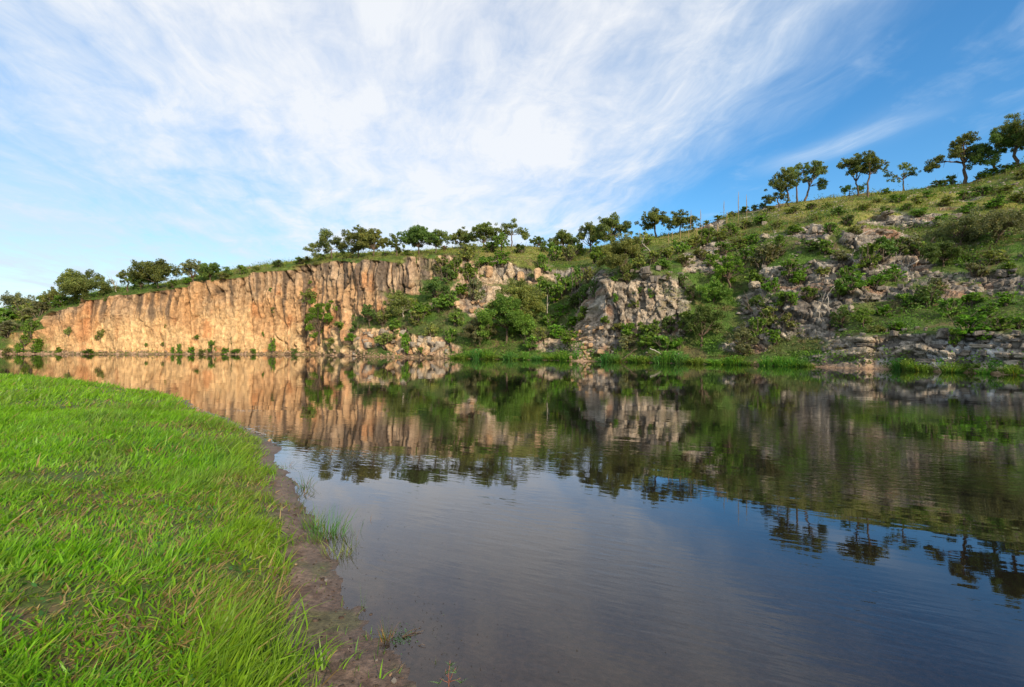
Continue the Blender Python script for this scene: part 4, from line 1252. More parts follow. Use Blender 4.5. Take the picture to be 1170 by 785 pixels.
# zones of shrubs: (where, [(x, y foot, width, height, kind)])
ZONES = [
    ("at the left cliff's waterline", [(66, 404, 10, 9, 'bright'), (22, 404, 14, 12, 'bright'), (8, 404, 12, 8, 'olive'), (38, 404, 16, 13, 'bright'), (100, 404.5, 16, 7, 'bright'), (196, 404.5, 7, 9, 'bright'), (205, 404.5, 9, 14, 'bright'), (218, 404.5, 12, 9, 'bright'), (231, 404.5, 12, 6, 'olive'), (241, 404.5, 13, 17, 'bush'), (256, 404.5, 12, 8, 'bright'), (269, 404.5, 13, 7, 'bright'), (290, 404.5, 10, 7, 'bright'), (311, 404.5, 11, 22, 'bright'), (336, 404.5, 9, 7, 'dark')]),
    ('rooted in the sunlit cliff face', [(113, 389, 14, 20, 'olive'), (78, 384, 14, 16, 'olive'), (164, 396, 6, 7, 'bush'), (118, 345, 6, 6, 'bush'), (184, 396, 6, 7, 'bush'), (225, 388, 10, 8, 'bush'), (263, 396, 7, 14, 'dark'), (300, 385, 7, 8, 'bright'), (308, 333, 6, 6, 'bush'), (353, 325, 6, 7, 'bush'), (188, 374, 6, 5, 'olive'), (312, 358, 8, 9, 'olive'), (475, 302, 6, 9, 'bush'), (455, 304, 7, 8, 'olive')]),
    ("at the left end of the cliff", [(4, 372, 26, 20, 'bush'), (18, 366, 30, 18, 'bright'), (34, 384, 18, 20, 'bush'), (30, 366, 30, 20, 'olive'), (44, 362, 26, 18, 'grey'), (10, 384, 28, 18, 'grey'), (26, 396, 16, 14, 'bright'), (50, 352, 22, 16, 'bush'), (70, 350, 26, 12, 'bush'), (84, 347, 20, 10, 'olive'), (40, 398, 18, 12, 'bright')]),
    ("along the left cliff top", [(118, 336, 16, 8, 'bush'), (132, 334, 14, 9, 'olive'), (200, 328, 16, 9, 'bush'), (214, 325, 14, 9, 'bright'), (255, 319, 16, 8, 'olive'), (275, 314, 14, 14, 'bush'), (291, 310, 16, 7, 'olive'), (318, 305, 16, 9, 'dark'), (342, 302, 18, 9, 'bush'), (352, 300, 14, 8, 'olive'), (368, 297, 14, 7, 'bush'), (398, 295, 14, 8, 'olive'), (440, 293, 12, 6, 'bush'), (466, 292, 14, 8, 'bright')]),
    ("on the apron under the orange columns", [(398, 372, 12, 10, 'bush'), (388, 384, 14, 14, 'bush'), (402, 392, 14, 8, 'bright'), (408, 382, 12, 12, 'dark'), (436, 372, 18, 14, 'olive'), (447, 380, 18, 12, 'bush'), (440, 396, 20, 14, 'olive'), (462, 398, 12, 14, 'bright'), (464, 406, 9, 8, 'bright'), (482, 405, 7, 6, 'bush'), (380, 396, 10, 8, 'olive'), (484, 362, 22, 14, 'bush'), (476, 372, 16, 12, 'olive'), (500, 356, 18, 14, 'bush'), (492, 386, 14, 12, 'olive'), (510, 394, 14, 14, 'bush')]),
    ("left of the pale rock pillars", [(520, 318, 20, 20, 'bush'), (534, 300, 20, 14, 'olive'), (510, 322, 16, 16, 'dark'), (538, 322, 18, 16, 'bush'), (528, 340, 18, 12, 'bright'), (542, 348, 18, 20, 'grey'), (516, 352, 20, 14, 'bush'), (556, 306, 20, 10, 'bush'), (572, 303, 18, 12, 'bright'), (520, 372, 16, 14, 'bush'), (502, 310, 14, 12, 'olive')]),
    ('on the plateau edge above the gully', [(538, 290, 14, 9, 'olive'), (560, 289, 16, 10, 'bush'), (596, 290, 14, 9, 'dark'), (619, 288, 9, 9, 'dark'), (632, 298, 20, 16, 'bush'), (650, 298, 18, 14, 'olive'), (662, 292, 16, 12, 'bush'), (620, 310, 16, 14, 'bush'), (680, 300, 18, 16, 'bush'), (725, 290, 20, 14, 'bush'), (736, 282, 18, 12, 'olive')]),
    ("in the gully right of the olive tree", [(618, 340, 18, 18, 'bush'), (632, 346, 18, 12, 'bright'), (645, 338, 20, 20, 'bush'), (658, 350, 18, 12, 'dark'), (670, 345, 16, 18, 'dark'), (660, 330, 18, 18, 'bush'), (672, 326, 16, 16, 'olive'), (640, 362, 16, 10, 'bright'), (628, 372, 18, 12, 'bush'), (650, 374, 18, 10, 'bright'), (668, 366, 16, 12, 'bush'), (636, 386, 22, 12, 'bright'), (652, 394, 20, 12, 'bright'), (618, 390, 16, 12, 'olive'), (680, 340, 10, 18, 'dark'), (605, 400, 18, 12, 'bush')]),
    ('growing on the grey rock nose', [(702, 322, 9, 6, 'bush'), (704, 346, 8, 8, 'bright'), (730, 340, 16, 10, 'dark'), (744, 340, 8, 8, 'bush'), (724, 352, 10, 7, 'olive'), (785, 328, 10, 12, 'dark'), (790, 342, 12, 14, 'dark'), (690, 372, 10, 8, 'bright'), (716, 322, 10, 7, 'olive'), (762, 322, 8, 8, 'olive')]),
    ("under the grey rock nose", [(720, 386, 18, 14, 'bright'), (734, 384, 18, 12, 'bush'), (748, 388, 20, 16, 'bush'), (762, 380, 16, 16, 'dark'), (716, 398, 18, 12, 'grey'), (738, 398, 22, 12, 'bush'), (758, 400, 20, 14, 'bush'), (774, 398, 16, 10, 'bright'), (780, 376, 16, 14, 'bush'), (706, 378, 12, 8, 'olive')]),
    ('below the tall flower stalks', [(745, 302, 18, 12, 'olive'), (760, 296, 20, 13, 'olive'), (775, 290, 18, 12, 'bush'), (790, 284, 20, 12, 'olive'), (806, 280, 18, 13, 'bush'), (822, 276, 18, 10, 'olive'), (756, 308, 16, 10, 'bush'), (780, 304, 18, 10, 'olive'), (800, 296, 16, 10, 'olive'), (838, 270, 16, 10, 'bush'), (732, 306, 18, 12, 'olive')]),
    ("on the ridge left of three bent oaks", [(806, 256, 16, 8, 'olive'), (820, 252, 16, 9, 'bush'), (836, 248, 16, 9, 'olive'), (850, 243, 18, 10, 'bush'), (862, 240, 14, 10, 'dark'), (872, 238, 14, 9, 'bush'), (880, 240, 16, 9, 'olive')]),
    ("on the middle broken rocky slope", [(852, 300, 20, 14, 'bush'), (870, 306, 24, 18, 'grey'), (884, 296, 22, 14, 'grey'), (860, 330, 20, 16, 'bush'), (878, 336, 18, 14, 'bright'), (902, 318, 22, 16, 'bush'), (912, 326, 18, 12, 'bright'), (895, 352, 20, 14, 'bush'), (880, 372, 22, 16, 'olive'), (866, 388, 20, 18, 'bush'), (884, 394, 16, 14, 'bright'), (905, 350, 14, 12, 'bright'), (924, 344, 16, 12, 'bush'), (858, 360, 22, 18, 'dark'), (900, 376, 14, 12, 'olive')]),
    ("on the upper slope under ridge oaks", [(930, 252, 12, 8, 'olive'), (970, 258, 18, 14, 'dark'), (1010, 248, 16, 12, 'bush'), (975, 268, 18, 10, 'olive'), (1036, 240, 14, 8, 'bush'), (945, 238, 14, 7, 'olive'), (1060, 226, 14, 8, 'bush'), (1072, 214, 18, 10, 'dark'), (1086, 210, 14, 12, 'dark'), (1120, 205, 18, 10, 'bush'), (1130, 198, 16, 9, 'bush'), (1148, 196, 18, 9, 'dark'), (1166, 205, 16, 10, 'olive'), (1010, 222, 12, 8, 'dark'), (1002, 232, 14, 7, 'olive')]),
    ('scattered in the upper right grass', [(905, 244, 13, 7, 'olive'), (926, 240, 12, 6, 'bush'), (955, 246, 14, 7, 'dark'), (988, 240, 13, 7, 'olive'), (1022, 232, 15, 8, 'bush'), (1048, 233, 13, 7, 'olive'), (1050, 248, 16, 8, 'bush'), (1078, 236, 15, 8, 'olive'), (1098, 228, 14, 7, 'bush'), (1122, 224, 18, 9, 'dark'), (1146, 222, 16, 8, 'olive'), (1140, 238, 20, 10, 'bush'), (1164, 232, 18, 9, 'olive'), (1110, 244, 18, 9, 'bush'), (1075, 258, 20, 10, 'bush'), (1160, 254, 22, 11, 'bush')]),
    ('in the grass above the grey rock nose', [(850, 262, 14, 8, 'olive'), (868, 256, 15, 8, 'bush'), (886, 262, 14, 7, 'olive'), (906, 268, 16, 9, 'bush'), (862, 278, 18, 10, 'bush'), (842, 284, 18, 10, 'olive'), (824, 292, 18, 11, 'bush'), (812, 304, 16, 10, 'bush'), (890, 282, 16, 9, 'bush'), (834, 264, 13, 7, 'bush'), (948, 268, 15, 9, 'bush'), (925, 286, 18, 10, 'dark'), (944, 290, 18, 11, 'bush')]),
    ('among the bleached dead branches', [(990, 306, 22, 20, 'bush'), (1006, 296, 22, 18, 'dark'), (1020, 288, 20, 14, 'bush'), (1040, 290, 24, 16, 'grey'), (1052, 296, 22, 14, 'bush'), (970, 318, 18, 12, 'bush'), (960, 300, 16, 10, 'grey'), (956, 342, 16, 16, 'bush'), (975, 332, 24, 16, 'bush'), (1000, 330, 20, 12, 'bright'), (1022, 322, 22, 14, 'bush'), (940, 318, 14, 10, 'olive')]),
    ("on the bench above the right ledge", [(1035, 352, 20, 14, 'bush'), (1060, 350, 22, 18, 'dark'), (1072, 334, 18, 14, 'grey'), (1085, 360, 22, 14, 'bush'), (1110, 350, 22, 12, 'bright'), (1130, 362, 24, 12, 'bush'), (1150, 350, 20, 12, 'bright'), (1010, 362, 18, 10, 'bright'), (1108, 384, 34, 18, 'bright'), (1090, 394, 14, 14, 'bright'), (1125, 392, 14, 10, 'bright'), (1142, 378, 24, 12, 'bush'), (1160, 376, 20, 12, 'bush'), (1024, 378, 18, 8, 'bright'), (1002, 380, 16, 8, 'olive'), (1115, 318, 20, 14, 'grey'), (1150, 318, 18, 12, 'bush'), (1136, 302, 22, 12, 'olive')]),
]
for where, items in ZONES:
    items = sorted(items)
    zs = {'at the left cliff\'s waterline': 0.9, 'on the ridge left of three bent oaks': 0.7, 'along the left cliff top': 0.9, 'at the left end of the cliff': 1.0, 'on the upper slope under ridge oaks': 0.95, 'rooted in the sunlit cliff face': 0.75}.get(where, 1.35)
    for k, (x, y, w, h, kind) in enumerate(items):
        size = 'small' if w < 12 else ('broad' if w > 21 else 'medium')
        place_shrub(x, y, w * zs, h * zs, kind, f'{size} {LOOK[kind]} shrub {where}, {ORD[k]} from the left', 'shrubs ' + where)
place_shrub(507, 288, 11, 9, 'brown', 'rounded dry rusty brown bush on the plateau beside the skirted oak', None)


# ---- rushes along the far waterline
def reed_template(seed, col, n=130, mat=None):
    r = np.random.default_rng(900 + seed)
    a, q = r.uniform(0, 6.28, n), np.sqrt(r.uniform(0, 1, n)) * 0.5
    px, py = np.cos(a) * q, np.sin(a) * q
    c = np.array(col) * r.uniform(0.6, 1.35, (n, 1))
    c = np.where(r.uniform(0, 1, (n, 1)) < 0.12, c * [1.8, 1.1, .9], c)
    v, qd, t, cc = blades(px, py, np.zeros(n) - .1, r.uniform(.5, 1.1, n) * (1 - 0.35 * q), np.full(n, 0.09), a + r.normal(0, .6, n), np.abs(r.normal(.25, .2, n)), np.abs(r.normal(.4, .3, n)), c, 2)
    m = n
    P = np.stack([r.normal(0, .25, m), r.normal(0, .25, m), r.uniform(.1, .75, m)], 1)
    lv = leaf_quads(P, 0.09, r, 0.4, 0.5)
    lq = np.arange(len(lv)).reshape(-1, 4) + len(v)
    return new_mesh('blades', np.concatenate([v, lv]), quads=np.concatenate([qd, lq]), tris=t, mat=M_COVER,
                    attrs={'tint': np.concatenate([cc, np.repeat(np.array(col) * r.uniform(.6, 1.3, (m, 1)), 4, 0)])})


REED = [reed_template(k, c) for k, c in enumerate(((.12, .28, .04), (.14, .30, .035), (.10, .24, .05), (.18, .28, .045)))]
RSPAN = [  # x from, x to, count, height px, where
    (516, 604, 11, 13, 'under the big round green tree'),
    (610, 660, 7, 13, 'at the mouth of the gully'),
    (684, 712, 4, 13, 'left below the grey rock nose'),
    (718, 800, 11, 15, 'below the nose and dark tree'),
    (806, 868, 8, 16, 'below the rocky slope'),
    (872, 930, 8, 16, 'at the left end of the right ledge'),
    (1008, 1062, 6, 15, 'before the right ledge'),
    (1072, 1170, 12, 17, 'at the right end of the right ledge'),
]
for a, b, n, hp, where in RSPAN:
    for k in range(n):
        x = a + (k + 0.5 + random.uniform(-.3, .3)) / n * (b - a)
        i = int(np.searchsorted(XS, x))
        p = T[i, NSK].copy()
        m = p[1] / F
        p += np.array([p[0], p[1], 0]) / np.hypot(p[0], p[1]) * random.uniform(-0.2, 0.9)
        e = thing('rush_clump', (p[0], p[1], 0.0), f'green rush clump {where}, {ORD[k]} from the left', 'rushes', 'rushes along the far waterline')
        link('blades', random.choice(REED), e)
        e.rotation_euler = (0, 0, random.uniform(0, 6.28))
        ww = (b - a) / n * m * random.uniform(1.2, 1.9)
        e.scale = (ww, ww, hp * m * random.choice((.35, .5, .7, .9, 1.2)))


# ------------------------------------------------------------------ rocks
def rock_mesh(seed, mat, sx=1, sy=1, sz=1):
    import bmesh
    r = np.random.default_rng(2000 + seed)
    bm = bmesh.new()
    pts = r.uniform(-1, 1, (16, 3))
    pts = np.sign(pts) * np.abs(pts) ** 0.45 * 0.5
    for p in pts:
        bm.verts.new(p * [sx, sy, sz])
    g = bmesh.ops.convex_hull(bm, input=bm.verts)
    for v in [v for v in bm.verts if not v.link_faces]:
        bm.verts.remove(v)
    bmesh.ops.bevel(bm, geom=bm.edges[:], offset=0.05, segments=1, affect='EDGES')
    me = bpy.data.meshes.new('rock')
    bm.to_mesh(me)
    bm.free()
    me.materials.append(mat)
    return me


def boulder_mesh(seed, mat, pw=5, cuts=7):
    import bmesh
    r = np.random.default_rng(2500 + seed)
    bm = bmesh.new()
    bmesh.ops.create_cube(bm, size=1.0)
    bmesh.ops.subdivide_edges(bm, edges=bm.edges[:], cuts=cuts, use_grid_fill=True)
    co = np.array([v.co[:] for v in bm.verts])
    q = co / (np.sum((np.abs(co) * 2) ** pw, 1) ** (1 / pw))[:, None] * 0.5 * 2
    q *= 0.5
    a, b = q[:, 0] * 2.2 + q[:, 1] * 1.7 + seed * 9, q[:, 2] * 1.6 + q[:, 1] * .8
    cid, ed = voro(a * 1.6, b * 1.6, 300 + seed)
    cid2, ed2 = voro(a * 4, b * 3, 320 + seed)
    k = 1 + (cid - .5) * .32 - .12 * (1 - sstep(ed, 0, .15)) + (cid2 - .5) * .14 + (fbm(a * 2, b * 2, 340 + seed) - .5) * .3
    q = q * k[:, None]
    taper = 1 - 0.22 * (q[:, 2:3] + .5) * r.uniform(.3, 1)
    q[:, :2] *= taper
    for v, p in zip(bm.verts, q):
        v.co = p
    me = bpy.data.meshes.new('boulder')
    bm.to_mesh(me)
    bm.free()
    me.materials.append(mat)
    return me


BK = {'grey': [boulder_mesh(k, M_GREYROCK) for k in range(4)], 'pale': [boulder_mesh(10 + k, M_BOULDER) for k in range(4)], 'tan': [boulder_mesh(20 + k, M_TANROCK) for k in range(4)]}
RK = {'grey': [rock_mesh(k, M_GREYROCK) for k in range(6)], 'pale': [rock_mesh(10 + k, M_BOULDER) for k in range(5)], 'tan': [rock_mesh(20 + k, M_TANROCK) for k in range(5)]}


def place_rock(x, y, w, h, kind, parent=None, label=None, group=None, tilt=0.25, yaw=None, sink=0.15):
    p = ground(x, y)
    m = p[1] / F
    o = link('rock' if parent else 'boulder', random.choice((RK if parent else BK)[kind]), parent)
    if label:
        o['label'] = label
        o['category'] = 'boulder'
        if group:
            o['group'] = group
    o.location = p + np.array([0, 0, h * m * (0.5 - sink)])
    o.scale = (w * m, w * m * random.uniform(.6, 1.0), h * m)
    o.rotation_euler = (random.uniform(-tilt, tilt), random.uniform(-tilt, tilt), random.uniform(0, 6.28) if yaw is None else yaw)
    return o


BOULD = [
    (928, 268, 13, 14, 'pale', 'large pale cream boulder on the upper slope, the brightest rock there'),
    (918, 276, 9, 9, 'pale', 'small pale boulder just below the bright cream boulder'),
    (876, 274, 16, 10, 'pale', 'broad flat topped pale boulder left of the bright cream boulder'),
    (614, 325, 17, 28, 'tan', 'tall orange stained rock pillar above the big olive tree'),
    (594, 326, 17, 26, 'tan', 'pale square rock pillar left of the orange stained pillar'),
    (558, 320, 14, 24, 'tan', 'slim tan rock pillar above the left side of the big trees'),
    (606, 378, 6, 6, 'tan', 'small tan boulder right of the round bright green tree'),
    (863, 332, 22, 14, 'pale', 'smooth pale slab face in the middle of the broken slope'),
    (876, 318, 8, 16, 'pale', 'upright narrow pale rock above the smooth slab'),
    (972, 358, 10, 14, 'pale', 'pale rounded boulder left of the hanging dead branch roots'),
    (1143, 318, 22, 16, 'grey', 'large grey block among small stones at the right of the bench'),
    (1152, 328, 13, 9, 'grey', 'low grey block just below the large grey block'),
    (1120, 335, 12, 10, 'pale', 'pale block left of the two grey blocks'),
    (1090, 252, 28, 12, 'grey', 'broad grey outcrop boulder under the old leaning oak'),
    (1064, 212, 7, 4, 'pale', 'small whitish stone on the ridge left of the old leaning oak'),
    (1160, 212, 9, 4, 'pale', 'small whitish stone on the ridge at the right edge'),
    (1026, 300, 20, 11, 'grey', 'dark grey capstone rock behind the forked dead sticks'),
    (1012, 246, 22, 8, 'grey', 'long grey ledge boulder in the grass below the ridge pair of oaks'),
    (1004, 268, 14, 5, 'pale', 'flat pale stone on the grass below the long grey ledge boulder'),
    (985, 262, 9, 5, 'pale', 'small flat pale stone left of the flat stone below the ledge boulder'),
    (968, 256, 14, 11, 'grey', 'grey boulder next to the dark shrub on the upper slope'),
    (1078, 424, 9, 9, 'tan', 'tan boulder standing in the rushes at the right waterline'),
]
for x, y, w, h, kind, lab in BOULD:
    place_rock(x, y, w, h, kind, label=lab, tilt=0.12 if h > 20 else 0.2, yaw=random.uniform(-.4, .4))

# blocks weathering out of the ledges: pieces of the hillside
blk = 0
for (x0, x1, y0, y1, n, s0, s1, kind) in ((860, 1060, 300, 345, 22, 5, 11, 'grey'), (940, 1170, 376, 388, 18, 6, 14, 'grey'), (700, 790, 306, 330, 16, 6, 12, 'grey'),
                                          (850, 1060, 255, 300, 18, 4, 10, 'pale'), (400, 520, 380, 405, 30, 5, 12, 'pale'), (650, 690, 375, 412, 26, 4, 9, 'tan'),
                                          (840, 920, 340, 400, 22, 6, 13, 'grey'), (1100, 1170, 300, 345, 16, 5, 12, 'grey'), (520, 560, 335, 365, 14, 5, 11, 'tan')):
    for _ in range(n):
        s = random.uniform(s0, s1)
        o = place_rock(random.uniform(x0, x1), random.uniform(y0, y1), s, s * random.uniform(.45, .85), kind, parent=O_HILL if x0 > 455 or x1 > 520 else O_HILL, tilt=.2, sink=.3)
        blk += 1


SLAB = [boulder_mesh(40 + k, mt, 14, 4) for k, mt in enumerate((M_GREYROCK, M_GREYROCK, M_BOULDER, M_GREYROCK, M_BOULDER, M_GREYROCK))]
for course, (za, th) in enumerate(((0.62, .62), (1.22, .66), (1.80, .58), (2.2, .42))):
    s_ = 936.0 + course * 7
    while s_ < 1225:
        i = int(np.searchsorted(XS, s_))
        m = DW[i] / F
        wpx = random.uniform(14, 40) if course < 3 else random.uniform(10, 26)
        i = int(np.searchsorted(XS, s_ + wpx / 2))
        col = B[i, NSK:NSK + NMAIN, 2]
        j = NSK + int(np.argmax(col > za))
        p = B[i, j]
        tg = B[min(i + 12, NC - 1), j] - B[max(i - 12, 0), j]
        if random.random() < (0.93 if course < 3 else 0.6):
            o = link('rock', random.choice(SLAB), O_HILL)
            o.location = p + np.array([0, 0.25 + random.uniform(-.12, .22), 0])
            o.scale = (wpx * m * 1.08, random.uniform(1.1, 1.5), th * random.uniform(.9, 1.12))
            o.rotation_euler = (random.uniform(-.03, .03), random.uniform(-.04, .04), math.atan2(tg[1], tg[0]))
        s_ += wpx


# the upper ledges: broken courses of slabs that follow the slope
for x0, x1, y0, y1, wp, hp, fill in ((850, 1062, 322, 312, (8, 24), 7, .72), (870, 1010, 346, 338, (8, 22), 7, .6), (1062, 1175, 328, 318, (9, 22), 8, .6), (985, 1100, 262, 244, (8, 22), 6, .7),
                                     (826, 900, 240, 226, (8, 20), 4, .75), (696, 792, 313, 309, (8, 18), 6, .6), (905, 1010, 284, 270, (8, 18), 5, .45), (856, 930, 376, 366, (8, 20), 7, .55),
                                     (800, 850, 300, 284, (8, 16), 6, .55), (1100, 1172, 300, 290, (9, 20), 6, .4)):
    for row in (0, 1):
        x = x0 + random.uniform(0, 10)
        while x < x1:
            w_ = random.uniform(*wp)
            if random.random() < fill * (1 if row == 0 else .7):
                y = y0 + (y1 - y0) * (x - x0) / (x1 - x0) + row * hp * .9 + random.uniform(-2, 2)
                p = ground(x + w_ / 2, y)
                m = p[1] / F
                i = int(np.searchsorted(XS, x + w_ / 2))
                tg = B[min(i + 14, NC - 1), NSK + 60] - B[max(i - 14, 0), NSK + 60]
                o = link('rock', random.choice(SLAB), O_HILL)
                o.location = p + np.array([0, .2, -.05])
                o.scale = (w_ * m * 1.05, random.uniform(.9, 1.4), hp * m * random.uniform(.75, 1.25))
                o.rotation_euler = (random.uniform(-.08, .08), random.uniform(-.07, .07), math.atan2(tg[1], tg[0]) + random.uniform(-.15, .15))
            x += w_


def scree():
    """small loose stones over the upper slope, below the ledges and along the foot of the cliff"""
    P, Sz, Cc = [], [], []
    def take(n, cond, s0, s1, col):
        ok = np.argwhere(cond)
        k = ok[rng.choice(len(ok), n)]
        P.append(T[k[:, 0], k[:, 1]] + rng.normal(0, .06, (n, 3)) * [1, 1, 0])
        Sz.append(rng.uniform(s0, s1, n) * np.where(rng.uniform(0, 1, n) < .12, 1.7, 1))
        Cc.append(np.array(col) * rng.uniform(.6, 1.35, (n, 1)))
    inm = inmain & (XX > -60) & (XX < 1230)
    take(900, inm & (XX > 800) & (ZZ > 11) & (lf > .45), .05, .17, (.36, .32, .26))
    take(700, inm & (XX > 660) & (ZZ < 11) & (ZZ > .3) & (rocky > .2) & (rocky < .9), .06, .2, (.27, .24, .20))
    take(900, inm & (XX < 520) & (ZZ < .7) & (ZZ > -.1), .06, .26, (.42, .30, .19))
    take(260, inm & (XX > 640) & (XX < 690) & (ZZ < 5) & (ZZ > .1), .06, .22, (.42, .34, .25))
    p, sz, c = np.concatenate(P), np.concatenate(Sz), np.concatenate(Cc)
    n = len(p)
    a = np.linspace(0, 2 * np.pi, 5, endpoint=False)
    ring = np.stack([np.cos(a), np.sin(a), np.zeros(5)], 1)
    v = np.concatenate([ring - [0, 0, .3], ring * .75 + [0, 0, .5]])[None] * sz[:, None, None] * rng.uniform(.6, 1.4, (n, 10, 3)) + p[:, None]
    o = (np.arange(n) * 10)[:, None]
    q = np.concatenate([o + np.array([j, (j + 1) % 5, 5 + (j + 1) % 5, 5 + j]) for j in range(5)])
    t = np.concatenate([o + np.array([5, 5 + j, 6 + j]) for j in (1, 2, 3)])
    link('loose_stones', new_mesh('loose_stones', v.reshape(-1, 3), quads=q, tris=t, mat=M_COVER, attrs={'tint': np.repeat(c, 10, 0)}), kind='stuff',
         label='small loose stones strewn over the slope and the foot of the cliff', cat='stones')


scree()


# ------------------------------------------------------------------ dead wood, flower stalks
def dead_wood(name, x, y, label, paths, r0=0.06, cat='dead branch', mat=None, depth=0.3, seed=0, back=0):
    """paths: polylines in photo pixels from the foot (dx, dy up); each becomes a limb"""
    r = np.random.default_rng(3000 + seed)
    p = ground(x, y, back)
    m = p[1] / F
    e = thing(name, p, label, cat)
    for k, path in enumerate(paths):
        q = np.array([[a * m, r.uniform(-depth, depth) * (1 if i else 0) - 0.25, b * m] for i, (a, b) in enumerate(path)])
        # resample and roughen
        t = np.linspace(0, len(q) - 1, len(q) * 4 - 3)
        q2 = np.stack([np.interp(t, np.arange(len(q)), q[:, c]) for c in range(3)], 1) + r.normal(0, 0.03, (len(t), 3))
        tb = Tubes()
        rr = r0 * (1.0 if k == 0 else 0.65)
        tb.tube(q2, np.linspace(rr, rr * 0.35, len(q2)), 6)
        link('trunk' if k == 0 else 'branch', tb.mesh('limb', mat or M_PALE), e)
    return e


dead_wood('dead_snag', 133, 334, 'bleached forked snag on the left cliff top between the broad oak and slim oak', [[(0, 0), (-3, 8), (-7, 18)], [(-3, 8), (-11, 20)], [(-1, 4), (2, 14)]], .09, 'dead tree', seed=1)
dead_wood('dead_snag', 62, 350, 'bleached bare snag at the left end of the cliff top', [[(0, 0), (-5, 6), (-9, 14)], [(-5, 6), (0, 13)]], .09, 'dead tree', seed=2)
dead_wood('dead_branch', 974, 278, 'long bleached branch arching up to the right on the upper slope', [[(0, 0), (4, 6), (12, 10), (20, 13)], [(4, 6), (14, 7)]], .09, seed=3)
dead_wood('dead_branch', 976, 302, 'antler shaped bleached dead branches below the arching branch', [[(0, 0), (-4, 8), (-2, 16)], [(0, 0), (5, 10), (12, 12)], [(2, 4), (10, 4), (14, 8)], [(-4, 8), (-9, 6)], [(5, 8), (8, 18)]], .075, seed=4)
dead_wood('dead_branch', 934, 372, 'thin bleached root hanging down the rocks left of the dark round bush', [[(0, 0), (1, 14), (3, 26), (8, 36)], [(3, 26), (-1, 32)]], .035, seed=5)
dead_wood('dead_branch', 945, 362, 'bleached stump roots spilling over the ledge above the round bush', [[(0, 0), (-2, 12), (-1, 24), (6, 32)], [(-2, 12), (3, 4)], [(-1, 20), (-6, 16)]], .05, seed=6)
dead_wood('fallen_log', 1046, 304, 'fallen grey trunk slanting up to the right across the green slope', [[(-8, -4), (6, 3), (18, 9), (28, 15)], [(6, 3), (4, 8)], [(18, 9), (22, 7)]], .10, 'dead tree', seed=7)
dead_wood('dead_branch', 1030, 306, 'two forked dead sticks standing above the grey capstone', [[(0, 0), (-6, 8), (-10, 16)], [(0, 0), (-3, 9), (-4, 16)], [(3, -2), (8, 4), (12, 7)]], .06, seed=8)
dead_wood('dead_snag', 746, 294, 'leaning white dead trunk right of the light olive feathery tree', [[(0, 0), (-6, 8), (-13, 16), (-17, 30)], [(-6, 8), (-12, 8)], [(-13, 16), (-10, 26)]], .075, 'dead tree', seed=9)
dead_wood('dead_branch', 778, 286, 'curved white dead fronds under the tall flower stalks', [[(-6, -4), (-2, 6), (4, 8)], [(-4, -4), (0, 4), (6, 6)], [(0, -2), (3, 4), (8, 4)], [(-10, 0), (-4, 8), (0, 10)]], .06, seed=10)
dead_wood('dead_snag', 625, 372, 'pale leafless trunk standing in the gully right of the big trees', [[(0, 0), (-1, 16), (-1, 34)], [(-1, 22), (2, 27)]], .085, 'dead tree', seed=11)
dead_wood('bare_trunk', 635, 332, 'pale bare trunk below the orange stained pillar', [[(0, 0), (0, 12), (1, 24)]], .10, 'dead tree', seed=12)
dead_wood('bare_trunk', 653, 350, 'thin brown trunk in the middle of the gully', [[(0, 0), (1, 20), (0, 42)], [(1, 28), (5, 36)]], .075, 'dead tree', M_STEM, seed=13)
dead_wood('bare_trunk', 666, 354, 'tall grey brown trunk on the right side of the gully', [[(0, 0), (-1, 22), (0, 48)], [(-1, 30), (-5, 40)], [(-1, 36), (4, 46)]], .09, 'dead tree', M_STEM, seed=14)
dead_wood('fallen_branch', 752, 406, 'white fallen branch in the bushes at the foot of the rock nose', [[(-10, 8), (0, 3), (8, -3)]], .07, seed=15)
dead_wood('fallen_log', 712, 412, 'brown fallen log sloping to the water below the rock nose', [[(-6, -2), (4, 6), (14, 13)]], .10, 'log', M_BARK, seed=16)
dead_wood('dead_branch', 904, 286, 'dark twiggy dead bush branches left of the pale upper boulders', [[(0, 0), (4, 8), (10, 14)], [(0, 0), (-5, 9), (-9, 13)], [(0, 0), (1, 12)], [(4, 8), (12, 8)]], .045, 'dead branch', M_STEM, seed=17)

STALK = [(764, 266, 283), (768, 265, 286), (786, 262, 283), (789, 240, 266), (800, 236, 256), (802, 255, 281), (805, 256, 272), (819, 256, 277), (830, 242, 264), (843, 219, 258), (853, 222, 257), (826, 229, 250), (776, 262, 280), (796, 258, 276)]
for k, (x, yt, yb) in enumerate(sorted(STALK)):
    p = ground(x, yb)
    m = p[1] / F
    h = (yb - yt) * m
    look = 'tall thin' if h > 3.4 else ('short' if h < 2.0 else 'medium')
    e = thing('flower_stalk', p, f'{look} dry flower stalk on the ridge slope, {ORD[k]} of fourteen from the left', 'flower stalk', 'dry flower stalks on the ridge slope')
    tb = Tubes()
    b = wiggle([0, 0, -.1], [random.uniform(-.12, .12), random.uniform(-.1, .1), h], 7, .01, rng)
    tb.tube(b, np.array([.035, .033, .03, .045, .05, .04, .012]) * (1.6 if x == 819 else 1.0), 6)
    link('stalk', tb.mesh('stalk', M_STALK), e)
    n = 46
    v, q, t, c = blades(rng.normal(0, .04, n), rng.normal(0, .04, n), np.zeros(n), rng.uniform(.35, .7, n), np.full(n, .03), rng.uniform(0, 6.28, n), rng.uniform(.2, 1.1, n), rng.uniform(.1, .4, n),
                        np.array([.14, .18, .06]) * rng.uniform(.7, 1.3, (n, 1)), 2)
    link('leaf_rosette', new_mesh('leaf_rosette', v, quads=q, tris=t, mat=M_COVER, attrs={'tint': c}), e)


